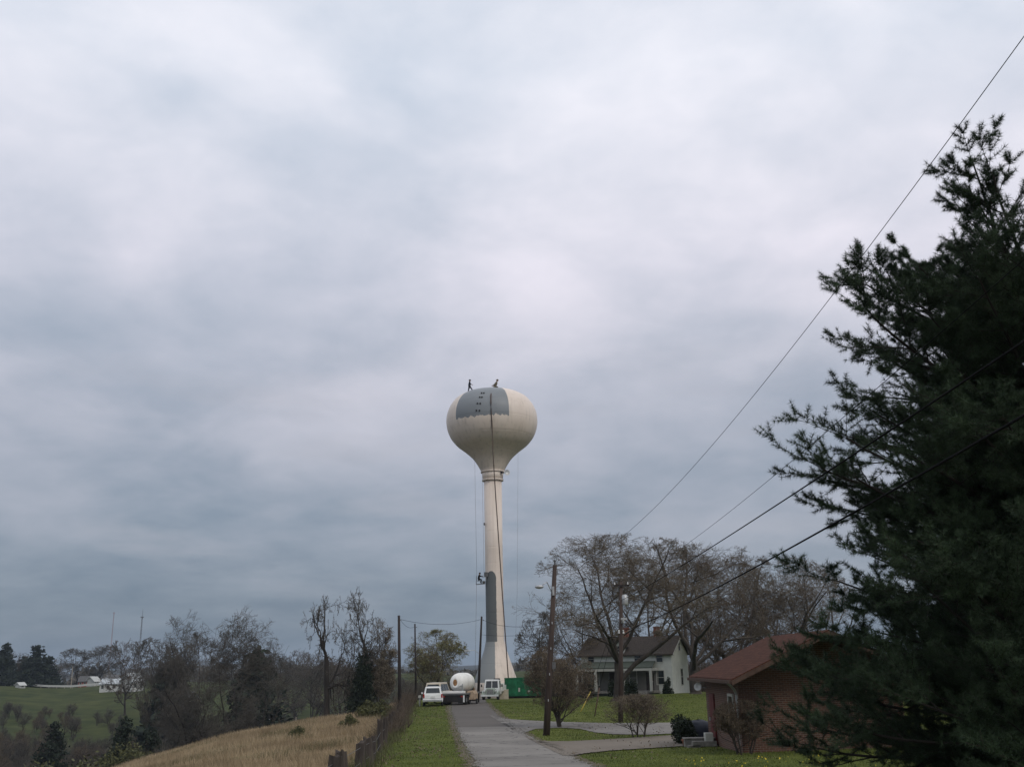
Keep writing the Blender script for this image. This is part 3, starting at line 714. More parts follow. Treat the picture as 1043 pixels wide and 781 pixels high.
for y_ in (-.3, .3):
    f_.cyl((-.35, y_, -.25), (.95, y_, -.15), .035); f_.cyl((-.35, y_, -.25), (-.3, y_, .95), .03); f_.cyl((.95, y_, -.15), (.95, y_, .2), .03)
for x_, z_ in ((-.35, -.25), (.95, -.15), (-.3, .95), (.05, .26)): f_.cyl((x_, -.3, z_), (x_, .3, z_), .03)
f_.build('frame', M['steel'], cr)
bk = MB(); bk.lathe([(.01, 0), (.16, 0), (.19, .38), (.01, .36)], 14); bo = bk.build('paint_bucket', M['steel'], None, smooth=True); bo.location = (TX + px3 + .75, TY - .6, TZ + cz - .14 + .0)
tag(bo, 'dark paint bucket hanging on the cradle beside the column', 'bucket')
MB().box((px3 + 1.15, -.9, cz + 1.15), (.55, .4, .7)).build('roller_box', M['steel'], tower)

def rope(name, pts, r, m, label, cat='rope', k=6, sm=True):
    b = MB(); b.tube(np.array(pts), r, k); return tag(b.build(name, m, smooth=sm), label, cat)
# thick hose/cable from the top over the tank to the ground
pts = []
for px, py in ((501.5, 397.8), (500.2, 401), (500.0, 404), (500.0, 410), (500.2, 418), (500.8, 427), (501.2, 434)):
    pts.append(tuple(surf(px, py, .22 if py < 412 else .1)))
pts[0] = (TX - .1, TY - .4, TZ + zt + .12)
last = np.array(pts[-1]); end = gat(519.2, TY - 9.0); end[2] += .05
for t in np.linspace(.08, 1, 24):
    q = last * (1 - t) + end * t; q[0] -= .9 * (t ** .5 - t) * .6; pts.append(tuple(q))
rope('hanging_hose', pts, .085, M['hose'], 'thick dark hose hanging from the tank top down the front of the tower', 'hose')
for (xa, pxb, Yo, lab) in ((-rc - 1.25, None, -.9, 'thin rope carrying the outer side of the painting cradle'), (-rc - .15, None, -.9, 'thin rope carrying the inner side of the painting cradle')):
    zt_ = tower_z(470); rope('suspension_rope', [(TX + xa - .1, TY - 2, TZ + tower_z(462)), (TX + xa, TY + Yo, TZ + cz + .9)], .018, M['rope'], lab)
g1 = gat(483.5, TY - 3); rope('hand_line', [(TX - rc - 1.3, TY - .7, TZ + cz - .2), (TX - rc - 1.5, TY - 1, TZ + cz * .5), tuple(g1)], .022, M['rope'], 'pale slack line dropping from the cradle to the tower foot', 'rope')
g2 = gat(523, TY - 2); tq = at(525, 445, TY)
rope('safety_line', [(TX + 4.0, TY - 1, TZ + tower_z(462)), (TX + 3.4, TY - 1, TZ + 15), tuple(g2)], .014, M['rope'], 'very thin line hanging right of the tower from under the tank', 'rope')

# ------------------------------------------------------------------ sky, light
w = bpy.data.worlds.new('World'); scn.world = w; w.use_nodes = True; nt = w.node_tree; nt.nodes.clear()
SUN_EL, SUN_AZ = 42, 145      # azimuth clockwise from +Y (camera looks along +Y): behind and to the right
out = N(nt, 'ShaderNodeOutputWorld'); sky = N(nt, 'ShaderNodeTexSky', sky_type='NISHITA'); sky.sun_disc = False
sky.sun_elevation = R(SUN_EL); sky.sun_rotation = R(SUN_AZ); sky.dust_density = 2.0
bg1 = N(nt, 'ShaderNodeBackground'); bg1.inputs[1].default_value = .1; nt.links.new(sky.outputs[0], bg1.inputs[0])
tc = N(nt, 'ShaderNodeTexCoord'); sx = N(nt, 'ShaderNodeSeparateXYZ'); nt.links.new(tc.outputs['Generated'], sx.inputs[0])
dx_, dy_, dz_ = sx.outputs
den = math_(nt, 'ADD', math_(nt, 'MAXIMUM', dz_, 0), .27)
cb = N(nt, 'ShaderNodeCombineXYZ'); nt.links.new(math_(nt, 'DIVIDE', dx_, den), cb.inputs[0]); nt.links.new(math_(nt, 'DIVIDE', dy_, den), cb.inputs[1])
mp = N(nt, 'ShaderNodeMapping'); mp.inputs['Location'].default_value = (3.7, 1.2, 0); nt.links.new(cb.outputs[0], mp.inputs[0])
n1 = N(nt, 'ShaderNodeTexNoise'); n1.inputs['Scale'].default_value = 2.1; n1.inputs['Detail'].default_value = 7; n1.inputs['Roughness'].default_value = .5; n1.inputs['Distortion'].default_value = .4
n2 = N(nt, 'ShaderNodeTexNoise'); n2.inputs['Scale'].default_value = .85; n2.inputs['Detail'].default_value = 3
for n in (n1, n2): nt.links.new(mp.outputs[0], n.inputs[0])
# elevation ramp of the overcast
def cramp(pairs, f):
    r = N(nt, 'ShaderNodeValToRGB'); e = r.color_ramp.elements
    while len(e) < len(pairs): e.new(.5)
    for el, (p, c) in zip(e, pairs): el.position = p; el.color = (*c, 1)
    nt.links.new(f, r.inputs[0]); return r.outputs[0]
dark = cramp([(0.0, (.120, .165, .225)), (.06, (.150, .20, .265)), (.14, (.215, .275, .35)), (.24, (.33, .38, .465)), (.38, (.465, .52, .62)), (.55, (.58, .66, .78)), (1, (.60, .68, .80))], dz_)
lite = cramp([(0.0, (.19, .24, .30)), (.06, (.29, .335, .40)), (.14, (.42, .445, .52)), (.24, (.62, .62, .70)), (.38, (.88, .85, .94)), (.55, (1.02, 1.01, 1.08)), (1, (1.02, 1.02, 1.08))], dz_)
n3 = N(nt, 'ShaderNodeTexNoise'); n3.inputs['Scale'].default_value = 5.5; n3.inputs['Detail'].default_value = 8; n3.inputs['Roughness'].default_value = .55; n3.inputs['Distortion'].default_value = .15; nt.links.new(mp.outputs[0], n3.inputs[0])
f1 = cramp([(.40, (0, 0, 0)), (.60, (1, 1, 1))], n1.outputs['Fac'])
f2 = cramp([(.36, (0, 0, 0)), (.62, (1, 1, 1))], n2.outputs['Fac'])
side = math_(nt, 'MULTIPLY_ADD', dx_, .55, .42, clamp=True)
fm = math_(nt, 'ADD', math_(nt, 'ADD', math_(nt, 'MULTIPLY', f1, .42), math_(nt, 'MULTIPLY', f2, .3)), math_(nt, 'ADD', math_(nt, 'MULTIPLY', side, .35), math_(nt, 'MULTIPLY_ADD', n3.outputs['Fac'], .9, -.40)), clamp=True)
cc = mixc(nt, fm, dark, lite)
# low heaps of paler cloud near the horizon
hcb = N(nt, 'ShaderNodeCombineXYZ'); nt.links.new(math_(nt, 'MULTIPLY', dx_, 5.0), hcb.inputs[0]); nt.links.new(math_(nt, 'MULTIPLY', dy_, 5.0), hcb.inputs[1]); nt.links.new(math_(nt, 'MULTIPLY', dz_, 22.0), hcb.inputs[2])
n4 = N(nt, 'ShaderNodeTexNoise'); n4.inputs['Scale'].default_value = .8; n4.inputs['Detail'].default_value = 5; n4.inputs['Roughness'].default_value = .5; nt.links.new(hcb.outputs[0], n4.inputs[0])
band = cramp([(0, (0, 0, 0)), (.04, (.2, .2, .2)), (.10, (1, 1, 1)), (.22, (1, 1, 1)), (.32, (0, 0, 0))], dz_)
f4 = math_(nt, 'MULTIPLY', cramp([(.52, (0, 0, 0)), (.66, (1, 1, 1))], n4.outputs['Fac']), math_(nt, 'MULTIPLY', band, .5))
cc = mixc(nt, f4, cc, (.45, .46, .52))
bg2 = N(nt, 'ShaderNodeBackground'); bg2.inputs[1].default_value = 1.0; nt.links.new(cc, bg2.inputs[0])
ms = N(nt, 'ShaderNodeMixShader'); ms.inputs[0].default_value = .93
nt.links.new(bg1.outputs[0], ms.inputs[1]); nt.links.new(bg2.outputs[0], ms.inputs[2]); nt.links.new(ms.outputs[0], out.inputs[0])
sl = bpy.data.lights.new('sun', 'SUN'); sl.energy = .9; sl.angle = R(12); sl.color = (1, .93, .84)
so = bpy.data.objects.new('sun', sl); COL.objects.link(so)
sd = Vector((math.sin(R(SUN_AZ)) * math.cos(R(SUN_EL)), math.cos(R(SUN_AZ)) * math.cos(R(SUN_EL)), math.sin(R(SUN_EL))))
so.rotation_euler = sd.to_track_quat('Z', 'Y').to_euler(); so.location = (0, -20, 60)
scn.view_settings.view_transform = 'Standard'; scn.view_settings.look = 'None'; scn.view_settings.exposure = 0; scn.view_settings.gamma = 1; scn.view_settings.use_curve_mapping = False

cam = bpy.data.cameras.new('camera'); co = bpy.data.objects.new('camera', cam); COL.objects.link(co); scn.camera = co
cam.sensor_width = 36; cam.lens = 36 * F / 1043; cam.clip_end = 12000; cam.clip_start = .1
co.matrix_world = Matrix(((_rt[0], _up[0], -_fw[0], 0), (_rt[1], _up[1], -_fw[1], 0), (_rt[2], _up[2], -_fw[2], 0), (0, 0, 0, 1)))
HAZE = 0.00013

# ------------------------------------------------------------------ vehicles
def wheel(parent, x, y, r, wd=.2):
    s = 1 if x > 0 else -1
    t = MB(); t.lathe([(r * .55, -wd / 2), (r * .93, -wd / 2), (r, -wd / 2 + .04), (r, wd / 2 - .04), (r * .93, wd / 2), (r * .55, wd / 2)], 24, cap=False)
    w_ = t.build('wheel', M['rubber'], parent, smooth=True); w_.location = (x, y, r); w_.rotation_euler = (0, R(90), 0)
    q = MB(); q.lathe([(.01, -wd * .3), (r * .3, -wd * .38), (r * .56, -wd * .42), (r * .56, wd * .42), (r * .3, wd * .38), (.01, wd * .3)], 20)
    q.build('rim', M['chrome'], w_, smooth=True)
    return w_
def truncface(x0, y0, y1, z0, x1, ya, yb, z1):
    """rear, right, left, front faces of a taper() (rear = -y)"""
    return dict(rear=[(-x0, y0, z0), (x0, y0, z0), (x1, ya, z1), (-x1, ya, z1)], front=[(x0, y1, z0), (-x0, y1, z0), (-x1, yb, z1), (x1, yb, z1)],
                right=[(x0, y0, z0), (x0, y1, z0), (x1, yb, z1), (x1, ya, z1)], left=[(-x0, y1, z0), (-x0, y0, z0), (-x1, ya, z1), (-x1, yb, z1)])
def wagon(loc, rz, label, paint, hgt=1.85, wd=.98, ln=4.9):
    e = empty('parked_car', loc, label, 'car', None, rz)
    b = MB(); b.taper(wd * .96, -ln / 2, ln / 2, .42, wd, -ln / 2 + .04, ln / 2 - .06, .72); b.build('body', M[paint], e, bevel=.05)
    b = MB(); b.taper(wd, -ln / 2 + .04, ln / 2 - .06, .722, wd * .94, -ln / 2 + .06, ln / 2 - .15, 1.10); b.build('body_upper', M[paint], e, bevel=.05)
    C = (wd * .9, -ln / 2 + .12, ln / 2 - 1.2, 1.09, wd * .74, -ln / 2 + .36, ln / 2 - 2.0, hgt)
    b = MB(); b.taper(*C); b.build('cabin', M[paint], e, bevel=.06)
    f = truncface(*C)
    MB().panel(f['rear'], .1, .9, .2, .84).build('rear_window', M['glass'], e)
    MB().panel(f['front'], .08, .92, .15, .9).build('windscreen', M['glass'], e)
    for sd_ in ('left', 'right'):
        g = MB()
        for a, c in ((.06, .34), (.37, .62), (.65, .9)): g.panel(f[sd_], a, c, .2, .84)
        g.build('side_window', M['glass'], e)
    for s in (-1, 1):
        MB().box((s * wd * .88, -ln / 2 + .03, .98), (.14, .06, .34)).build('tail_light', M['red_lens'], e)
        MB().box((s * wd * .75, ln / 2 - .06, .78), (.3, .08, .16)).build('headlight', M['lens'], e)
        MB().box((s * (wd + .12), ln / 2 - 1.75, 1.18), (.18, .1, .16)).build('side_mirror', M[paint], e, bevel=.02)
        for y in (-ln / 2 + .95, ln / 2 - .95): wheel(e, s * (wd - .1), y, .36)
    MB().box((0, -ln / 2 - .05, .56), (wd * 1.84, .16, .2)).build('bumper', M['galv'], e, bevel=.03)
    MB().box((0, -ln / 2 - .01, .86), (.42, .03, .16)).build('plate', M['lens'], e)
    MB().box((0, 0, hgt + .03), (.05, .05, .001)).box((-wd * .6, -.5, hgt + .04), (.05, 1.8, .04)).box((wd * .6, -.5, hgt + .04), (.05, 1.8, .04)).build('roof_rail', M['steel'], e)
    return e
def gs(px, Y, dz=0):
    g = gat(px, Y); g[2] = float(gridz(g[0], g[1])) + dz; return tuple(g)
wagon(gs(441.2, 101), R(4), 'white estate car seen from behind, parked on the grass verge beside the road crest', 'white_paint', hgt=1.8, wd=.98)
wagon(gs(447.2, 108), R(-12), 'cream van with dark side windows partly hidden by the white car', 'cream_paint', hgt=2.1, wd=1.0)
MB_ = MB(); MB_.cyl((0, 0, -.1), (0, 0, .8), .09, .08, 8).box((0, 0, .9), (.24, .4, .24)); tag(MB_.build('marker_post', M['trim'], None, gs(427.5, 100)), 'short white marker post standing left of the white car', 'post')

# trailer with a horizontal tank
def tank_trailer(loc, rz):
    e = empty('tank_trailer', loc, 'flatbed trailer with black rear carrying the big white tank', 'trailer', None, rz)
    MB().box((0, 0, 1.02), (2.45, 6.2, .16)).build('bed', M['steel'], e, bevel=.02)
    b = MB()
    for s in (-1, 1): b.box((s * .55, 0, .8), (.14, 6.0, .26))
    b.box((0, -2.98, .62), (2.2, .1, .72)).build('chassis', M['black_steel'], e)
    for s in (-1, 1):
        MB().box((s * .85, -3.06, .42), (.62, .03, .42)).build('mud_flap', M['rubber'], e)
        MB().box((s * .95, -3.03, .82), (.26, .06, .12)).build('tail_light', M['red_lens'], e)
        for y in (-2.1, -1.15): wheel(e, s * 1.0, y, .45, .3)
    for x in (-1.12, 1.12): MB().box((x, -3.02, .68), (.12, .12, .8)).build('corner_post', M['white_paint'], e)
    MB().box((0, -2.7, 1.22), (2.3, .5, .22)).build('headboard', M['tank_white'], e, bevel=.02)
    return e
TL = gs(470.6, 104); tank_trailer(TL, R(-14))
TKS = .86
tk = empty('storage_tank', (TL[0], TL[1], TL[2] + 1.11), 'big white rounded tank with an oval rusty hatch lying on the flatbed trailer', 'tank', None, R(-15)); tk.scale = (TKS,) * 3
b = MB(); pr = [(.01, -2.3), (.5, -2.22), (.88, -1.95), (1.06, -1.55), (1.1, -1.0), (1.1, 1.2), (1.02, 1.7), (.75, 2.1), (.4, 2.28), (.01, 2.35)]
b.lathe(smoothprof(pr, 40), 40); o = b.build('shell', M['tank_white'], tk, smooth=True); o.rotation_euler = (R(-90), 0, 0); o.location = (0, .2, 1.12)
b = MB(); b.lathe([(.30, -.05), (.44, -.05), (.44, .1), (.30, .1)], 24, cap=False); o = b.build('hatch_ring', M['tank_white'], tk); o.rotation_euler = (R(90), 0, 0); o.location = (-.12, -2.06, 1.15); o.scale = (.85, 1.25, 1)
b = MB(); b.lathe([(.01, .02), (.3, .0), (.3, .06), (.01, .07)], 24); o = b.build('hatch', M['rust'], tk); o.rotation_euler = (R(90), 0, 0); o.location = (-.12, -2.08, 1.15); o.scale = (.85, 1.25, 1)
for y in (-1.2, 1.4): MB().box((0, y, .1), (1.7, .2, .3)).build('saddle', M['steel'], tk)
MB().cyl((.7, -1.9, .2), (.7, -1.9, 1.0), .06).cyl((.7, -1.9, .9), (.1, -2.3, .6), .05).build('pipe', M['galv'], tk)
# clutter right of the tank: a compressor under tan canvas and a hose reel
e = empty('air_compressor', gs(480.6, 103.5), 'small towed compressor with a tan canvas hood between the tank and the dark pole', 'compressor', None, R(-10)); e.scale = (.8, .8, .8)
b = MB(); b.prism([(-.55, .55), (.55, .55), (.55, 1.25), (.35, 1.6), (-.35, 1.6), (-.55, 1.25)], 'y', -1.1, 1.1); b.build('hood', M['tan'], e, bevel=.05)
MB().box((0, 0, .46), (1.0, 2.3, .16)).cyl((0, -1.1, .45), (0, -2.1, .4), .05).build('chassis', M['black_steel'], e)
for s in (-1, 1): wheel(e, s * .62, .1, .33, .18)
MB().cyl((.2, .5, 1.6), (.2, .5, 1.95), .05).build('exhaust_pipe', M['rust'], e)

# old truck facing the camera, white cab, faded green nose
def old_truck(loc, rz):
    e = empty('old_truck', loc, 'old white truck with a faded green nose facing the road, parked before the tower foot', 'truck', None, rz)
    C = (.98, .0, 1.5, 1.2, .86, .25, 1.4, 2.35)
    MB().taper(*C).build('cab', M['white_paint'], e, bevel=.06)
    MB().taper(.98, -.0, 1.5, .62, 1.0, 0, 1.5, 1.199).build('cab_base', M['white_paint'], e, bevel=.03)
    f = truncface(*C); MB().panel(f['rear'], .1, .48, .15, .85).panel(f['rear'], .52, .9, .15, .85).build('windscreen', M['glass'], e)
    for s in ('left', 'right'): MB().panel(f[s], .15, .8, .2, .85).build('side_window', M['glass'], e)
    MB().prism([(-.55, .6), (.55, .6), (.58, 1.15), (.4, 1.38), (-.4, 1.38), (-.58, 1.15)], 'y', -1.35, .0).build('hood', M['old_green'], e, bevel=.06)
    g = MB(); g.box((0, -1.37, .95), (.74, .04, .52))
    gr = g.build('grille', M['black_steel'], e)
    g = MB(); [g.box((0, -1.4, .76 + .1 * k), (.72, .02, .03)) for k in range(5)]; g.build('grille_bar', M['white_paint'], gr)
    for s in (-1, 1):
        b = MB(); b.prism([(-1.35, .55), (-1.3, .9), (-1.0, 1.08), (-.5, 1.05), (-.15, .75), (-.1, .55)], 'x', s * .6, s * 1.05)
        b.build('fender', M['old_green'], e, bevel=.05)
        h = MB(); h.lathe([(.01, .05), (.13, .03), (.14, -.08), (.01, -.1)], 16); o = h.build('headlight', M['lens'], e, smooth=True); o.location = (s * .72, -1.38, 1.02); o.rotation_euler = (R(90), 0, 0)
        MB().cyl((s * 1.0, .1, 1.5), (s * 1.25, 0, 1.55), .02).box((s * 1.28, 0, 1.65), (.16, .05, .32)).build('side_mirror', M['black_steel'], e)
        wheel(e, s * .88, -.72, .44, .26); wheel(e, s * .9, 3.3, .46, .34)
    MB().box((0, -1.52, .52), (2.15, .14, .22)).build('bumper', M['white_paint'], e, bevel=.02)
    MB().box((0, 3.0, .72), (.9, 3.0, .2)).build('chassis', M['black_steel'], e)
    b = MB(); b.box((0, 3.1, 1.0), (2.2, 3.1, .14)); b.box((1.06, 3.1, 1.35), (.06, 3.1, .55)); b.box((-1.06, 3.1, 1.35), (.06, 3.1, .55)); b.build('bed', M['white_paint'], e)
    b = MB(); b.cyl((.3, 1.2, 2.34), (.95, .3, 2.36), .05).box((.5, .9, 2.42), (.7, .5, .12)).build('roof_rack', M['black_steel'], e)
    return e
old_truck(gs(501.0, 126), R(-8))
b = MB(); b.box((0, 0, .55), (1.1, .8, 1.1)); b.box((0, 0, 1.13), (1.16, .86, .06)); tag(b.build('equipment_box', M['cream_paint'], None, gs(513.5, 129)), 'pale equipment box between the old truck and the green container', 'box')
def skip(loc, rz):
    e = empty('green_container', loc, 'green steel roll-off container beside the right foot of the tower', 'container', None, rz)
    b = MB(); L_, W_, H_ = 4.7, 2.3, 2.25
    b.box((0, -W_ / 2, .3 + H_ / 2), (L_, .07, H_)); b.box((0, W_ / 2, .3 + H_ / 2), (L_, .07, H_)); b.box((-L_ / 2, 0, .3 + H_ / 2), (.07, W_ - .1, H_)); b.box((L_ / 2, 0, .3 + H_ / 2 - .15), (.07, W_ - .1, H_ - .3)); b.box((0, 0, .33), (L_ - .1, W_ - .1, .08))
    b.build('shell', M['skip_green'], e)
    for k in range(7): MB().box((-L_ / 2 + .3 + k * (L_ - .6) / 6, -W_ / 2 - .075, .3 + H_ / 2), (.12, .08, H_ - .1)).build('rib', M['skip_green'], e)
    b = MB(); b.box((0, -W_ / 2 - .02, .3 + H_ + .04), (L_ + .1, .16, .1)); b.box((0, W_ / 2 + .02, .3 + H_ + .04), (L_ + .1, .16, .1)); b.build('top_rail', M['skip_green'], e)
    MB().box((0, -.9, .14), (L_, .15, .26)).box((0, .9, .14), (L_, .15, .26)).build('skid', M['black_steel'], e)
    MB().box((-.55, -W_ / 2 - .13, 1.1), (.22, .02, .5)).build('label_plate', M['trim'], e)
    MB().box((.75, -W_ / 2 - .13, .9), (.3, .02, .25)).build('label_plate', M['trim'], e)
    return e
skip(gs(532.5, 139), R(4))

# ------------------------------------------------------------------ utility poles, lamp, wires
def pole(px, Y, top, topx, label, r=.15, m='pole', arm=None, group=None):
    g = np.array(gs(px, Y)); t = at(topx, top, Y); e = empty('utility_pole', tuple(g), label, 'utility pole', group)
    d = t - g; d[1] += 0
    MB().tube([-.4 * d / np.linalg.norm(d) * 1.0, d * .5, d], [r * 1.15, r * .95, r * .72], 12).build('shaft', M[m], e, smooth=True)
    return e, g, t
PA, gA, tA = pole(556.6, 58, 575.5, 565.2, 'leaning brown utility pole with a street lamp arm on the grass island', .17)
u = (tA - gA); a = lambda f: u * f
MB().tube([a(.99), a(1.0) + np.array([0, 0, .22])], [.06, .035], 8).tube([a(1.0) + np.array([0, 0, .2]), a(1.0) + np.array([0, 0, .3])], [.07, .07], 8).build('insulator', M['steel'], PA)
lp = at(551, 597.5, 57.4) - gA; j = a(.81)
arm = MB(); arm.tube([j, j + np.array([-.14, -.1, .35]), (j + lp) / 2 + np.array([-.0, 0, .55]), lp + np.array([.1, 0, .12])], [.028] * 4, 8); arm.build('lamp_arm', M['galv'], PA, smooth=True)
hd = MB(); hd.lathe([(.01, .09), (.1, .08), (.17, .02), (.17, -.04), (.12, -.1), (.01, -.13)], 20); o = hd.build('lamp_head', M['galv'], PA, smooth=True); o.location = tuple(lp + np.array([-.1, 0, .02])); o.scale = (1.5, 1, 1)
MB().box(tuple(j + np.array([0, -.16, .3])), (.12, .2, .5)).build('bracket', M['galv'], PA)
MB().box(tuple(a(.4) + np.array([.22, -.05, 0])), (.2, .2, .4)).build('meter_box', M['steel'], PA)
for fz in (.2, .35, .5, .65): MB().box(tuple(a(fz) + np.array([0, -.19, 0])), (.05, .03, .12)).build('tag', M['galv'], PA)

PB, gB, tB = pole(632.2, 69, 592, 632.6, 'utility pole with pale transformer and lamp in front of the white farmhouse', .15)
u2 = tB - gB
tr_ = MB(); tr_.lathe([(.01, -.32), (.2, -.32), (.22, -.28), (.22, .28), (.16, .36), (.01, .38)], 20); o = tr_.build('transformer', M['galv'], PB, smooth=True)
o.location = tuple(at(636.3, 611, 69) - gB + np.array([0, -.05, 0]))
MB().box(tuple(u2 * .97 + np.array([0, -.16, 0])), (1.1, .1, .12)).build('crossarm', M['pole_dark'], PB)
for s in (-.45, .45): MB().cyl(tuple(u2 * .97 + np.array([s, -.16, .05])), tuple(u2 * .97 + np.array([s, -.16, .22])), .05, .03).build('insulator', M['lens'], PB)
for yy, dx in ((632.5, 2.3), (643, -2.2), (643, 2.2)):
    p_ = at(632.5 + dx, yy, 69) - gB; MB().cyl(tuple(p_ + np.array([0, -.1, -.12])), tuple(p_ + np.array([0, -.1, .12])), .07, .05).build('insulator', M['lens'], PB)
MB().tube([tuple(at(632.5, 636, 69) - gB), tuple(at(634.5, 629.5, 68.6) - gB)], .03).box(tuple(at(635.5, 630, 68.6) - gB), (.4, .2, .14)).build('lamp_head', M['galv'], PB)

PC, gC, tC = pole(407.2, 100, 626.5, 406.3, 'bare dark utility pole at the top of the old fence line', .17, 'pole_dark')
PD, gD, tD = pole(423.8, 124, 635, 422.6, 'thin grey utility pole behind the fence line, left of the white car', .12, 'pole_dark')
PE, gE, tE = pole(486.8, 108, 627.5, 490.6, 'slim dark utility pole leaning right in front of the tower foot', .13, 'pole_dark')
la = at(477.5, 662.5, 107.6) - gE; j = at(488.7, 666, 108) - gE
MB().tube([j, (j + la) / 2 + np.array([0, 0, .25]), la], .03, 6).build('lamp_arm', M['galv'], PE)
MB().box(tuple(la + np.array([-.2, 0, 0])), (.6, .24, .14)).build('lamp_head', M['galv'], PE, bevel=.03)
for P_, t_, g_ in ((PC, tC, gC), (PD, tD, gD), (PE, tE, gE)):
    MB().cyl(tuple(t_ - g_ + np.array([.12, 0, -.45])), tuple(t_ - g_ + np.array([.26, 0, -.4])), .04).build('insulator', M['steel'], P_)

def wire(a, b, sag, r, label, n=40):
    a, b = np.array(a, float), np.array(b, float); t = np.linspace(0, 1, n)[:, None]
    p = a * (1 - t) + b * t; p[:, 2] -= (4 * sag * t * (1 - t))[:, 0]
    m = MB(); m.tube(p, r, 6); return tag(m.build('power_line', M['wire'], smooth=True), label, 'wire')
def fit_wire(a, bxy, pix, fixA=True):
    """height of the far end and the sag of a wire from a to the post at bxy, measured from points it was seen at"""
    a = np.array(a, float); rows, rhs = [], []
    for px, py in pix:
        # find t where the vertical plane a-b meets the sight line
        d = ray(px, py); n = np.array([bxy[1] - a[1], -(bxy[0] - a[0])]); k = (n @ a[:2]) / (n @ d[:2]); q = d * k
        t = np.linalg.norm(q[:2] - a[:2]) / np.linalg.norm(np.array(bxy) - a[:2])
        if fixA: rows.append([t, -4 * t * (1 - t)]); rhs.append(q[2] - a[2] * (1 - t))
    s, *_ = np.linalg.lstsq(np.array(rows), np.array(rhs), rcond=None); return s
BX = (5.4, 6.0)
w1a = tA + np.array([0, 0, .05]); s1 = fit_wire(w1a, BX, [(1043, 35), (977, 128), (850, 297), (740, 440), (640, 540)])
w4a = tB + np.array([-.2, 0, 0]); s4 = fit_wire(w4a, BX, [(1043, 258), (968, 325), (868, 425), (785, 492), (706, 546)])
w2a = at(633, 611, 69); s2 = fit_wire(w2a, BX, [(1043, 342), (875, 462), (806, 507), (720, 560), (689, 578)])
w3a = at(633, 643, 69); s3 = fit_wire(w3a, BX, [(1043, 420), (1000, 449), (840, 541), (757, 583)])
print('wires', s1, s4, s2, s3)
wire(w1a, (*BX, s1[0]), s1[1], .005, 'highest thin wire climbing steeply from the lamp pole over the pine')
wire(w4a, (*BX, s4[0]), s4[1], .005, 'thin wire running into the pine, second from the top')
wire(w2a, (*BX, s2[0]), s2[1], .014, 'thick black cable crossing in front of the pine, upper of two')
wire(w3a, (*BX, s3[0]), s3[1], .017, 'thick black cable crossing in front of the pine, lowest of all wires')
gz = float(gridz(*BX)); e = empty('utility_pole', (*BX, gz), 'tall brown utility pole where the four wires come down beside the pine', 'utility pole')
MB().cyl((0.1, 0, -.4), (0.1, 0, s1[0] - gz + .3), .17, .12, 12).build('shaft', M['pole'], e, smooth=True)
wire(tC + np.array([.2, 0, -.4]), tE + np.array([0, 0, -.3]), .5, .016, 'faint wire strung from the fence-line pole to the slim pole by the tower', 30)
wire(tE + np.array([0, 0, -.3]), tA + np.array([0, .1, -3.2]), .5, .014, 'faint wire strung from the slim pole to the street lamp pole', 30)
wire(tE + np.array([0, 0, -1.9]), tB + np.array([0, .1, -2.2]), .6, .014, 'faint lower wire from the slim pole towards the farmhouse pole', 30)
wire(tC + np.array([.2, 0, -.5]), tD + np.array([0, 0, -.3]), .4, .014, 'faint wire between the two poles left of the white car', 20)

# guy markers
def guard(p0, p1, m, lab, Y=66):
    a, b_ = at(p0[0], p0[1], Y - 3), gat(p1[0], Y - 1)
    b_ = np.array(gp(*p1)); a = at(p0[0], p0[1], b_[1] + .3)
    d = MB(); d.tube([b_ - (a - b_) * .1, a], .045, 8); tag(d.build('guy_guard', M[m], smooth=True), lab, 'guy marker')
    return a, b_
ga, gb_ = guard((601.5, 704), (591.5, 724.5), 'yellow', 'slanting yellow plastic guy marker on the lawn')
ga2, gb2 = guard((610.5, 700), (605.7, 729), 'brown_guard', 'slanting rusty brown guy marker on the lawn')
for a_, lab in ((ga, 'thin guy wire rising from the yellow marker to the farmhouse pole'), (ga2, 'thin guy wire rising from the brown marker to the farmhouse pole')):
    m = MB(); m.tube([a_, tB + np.array([-.05, 0, -1.2])], .012, 5); tag(m.build('guy_wire', M['wire']), lab, 'wire')

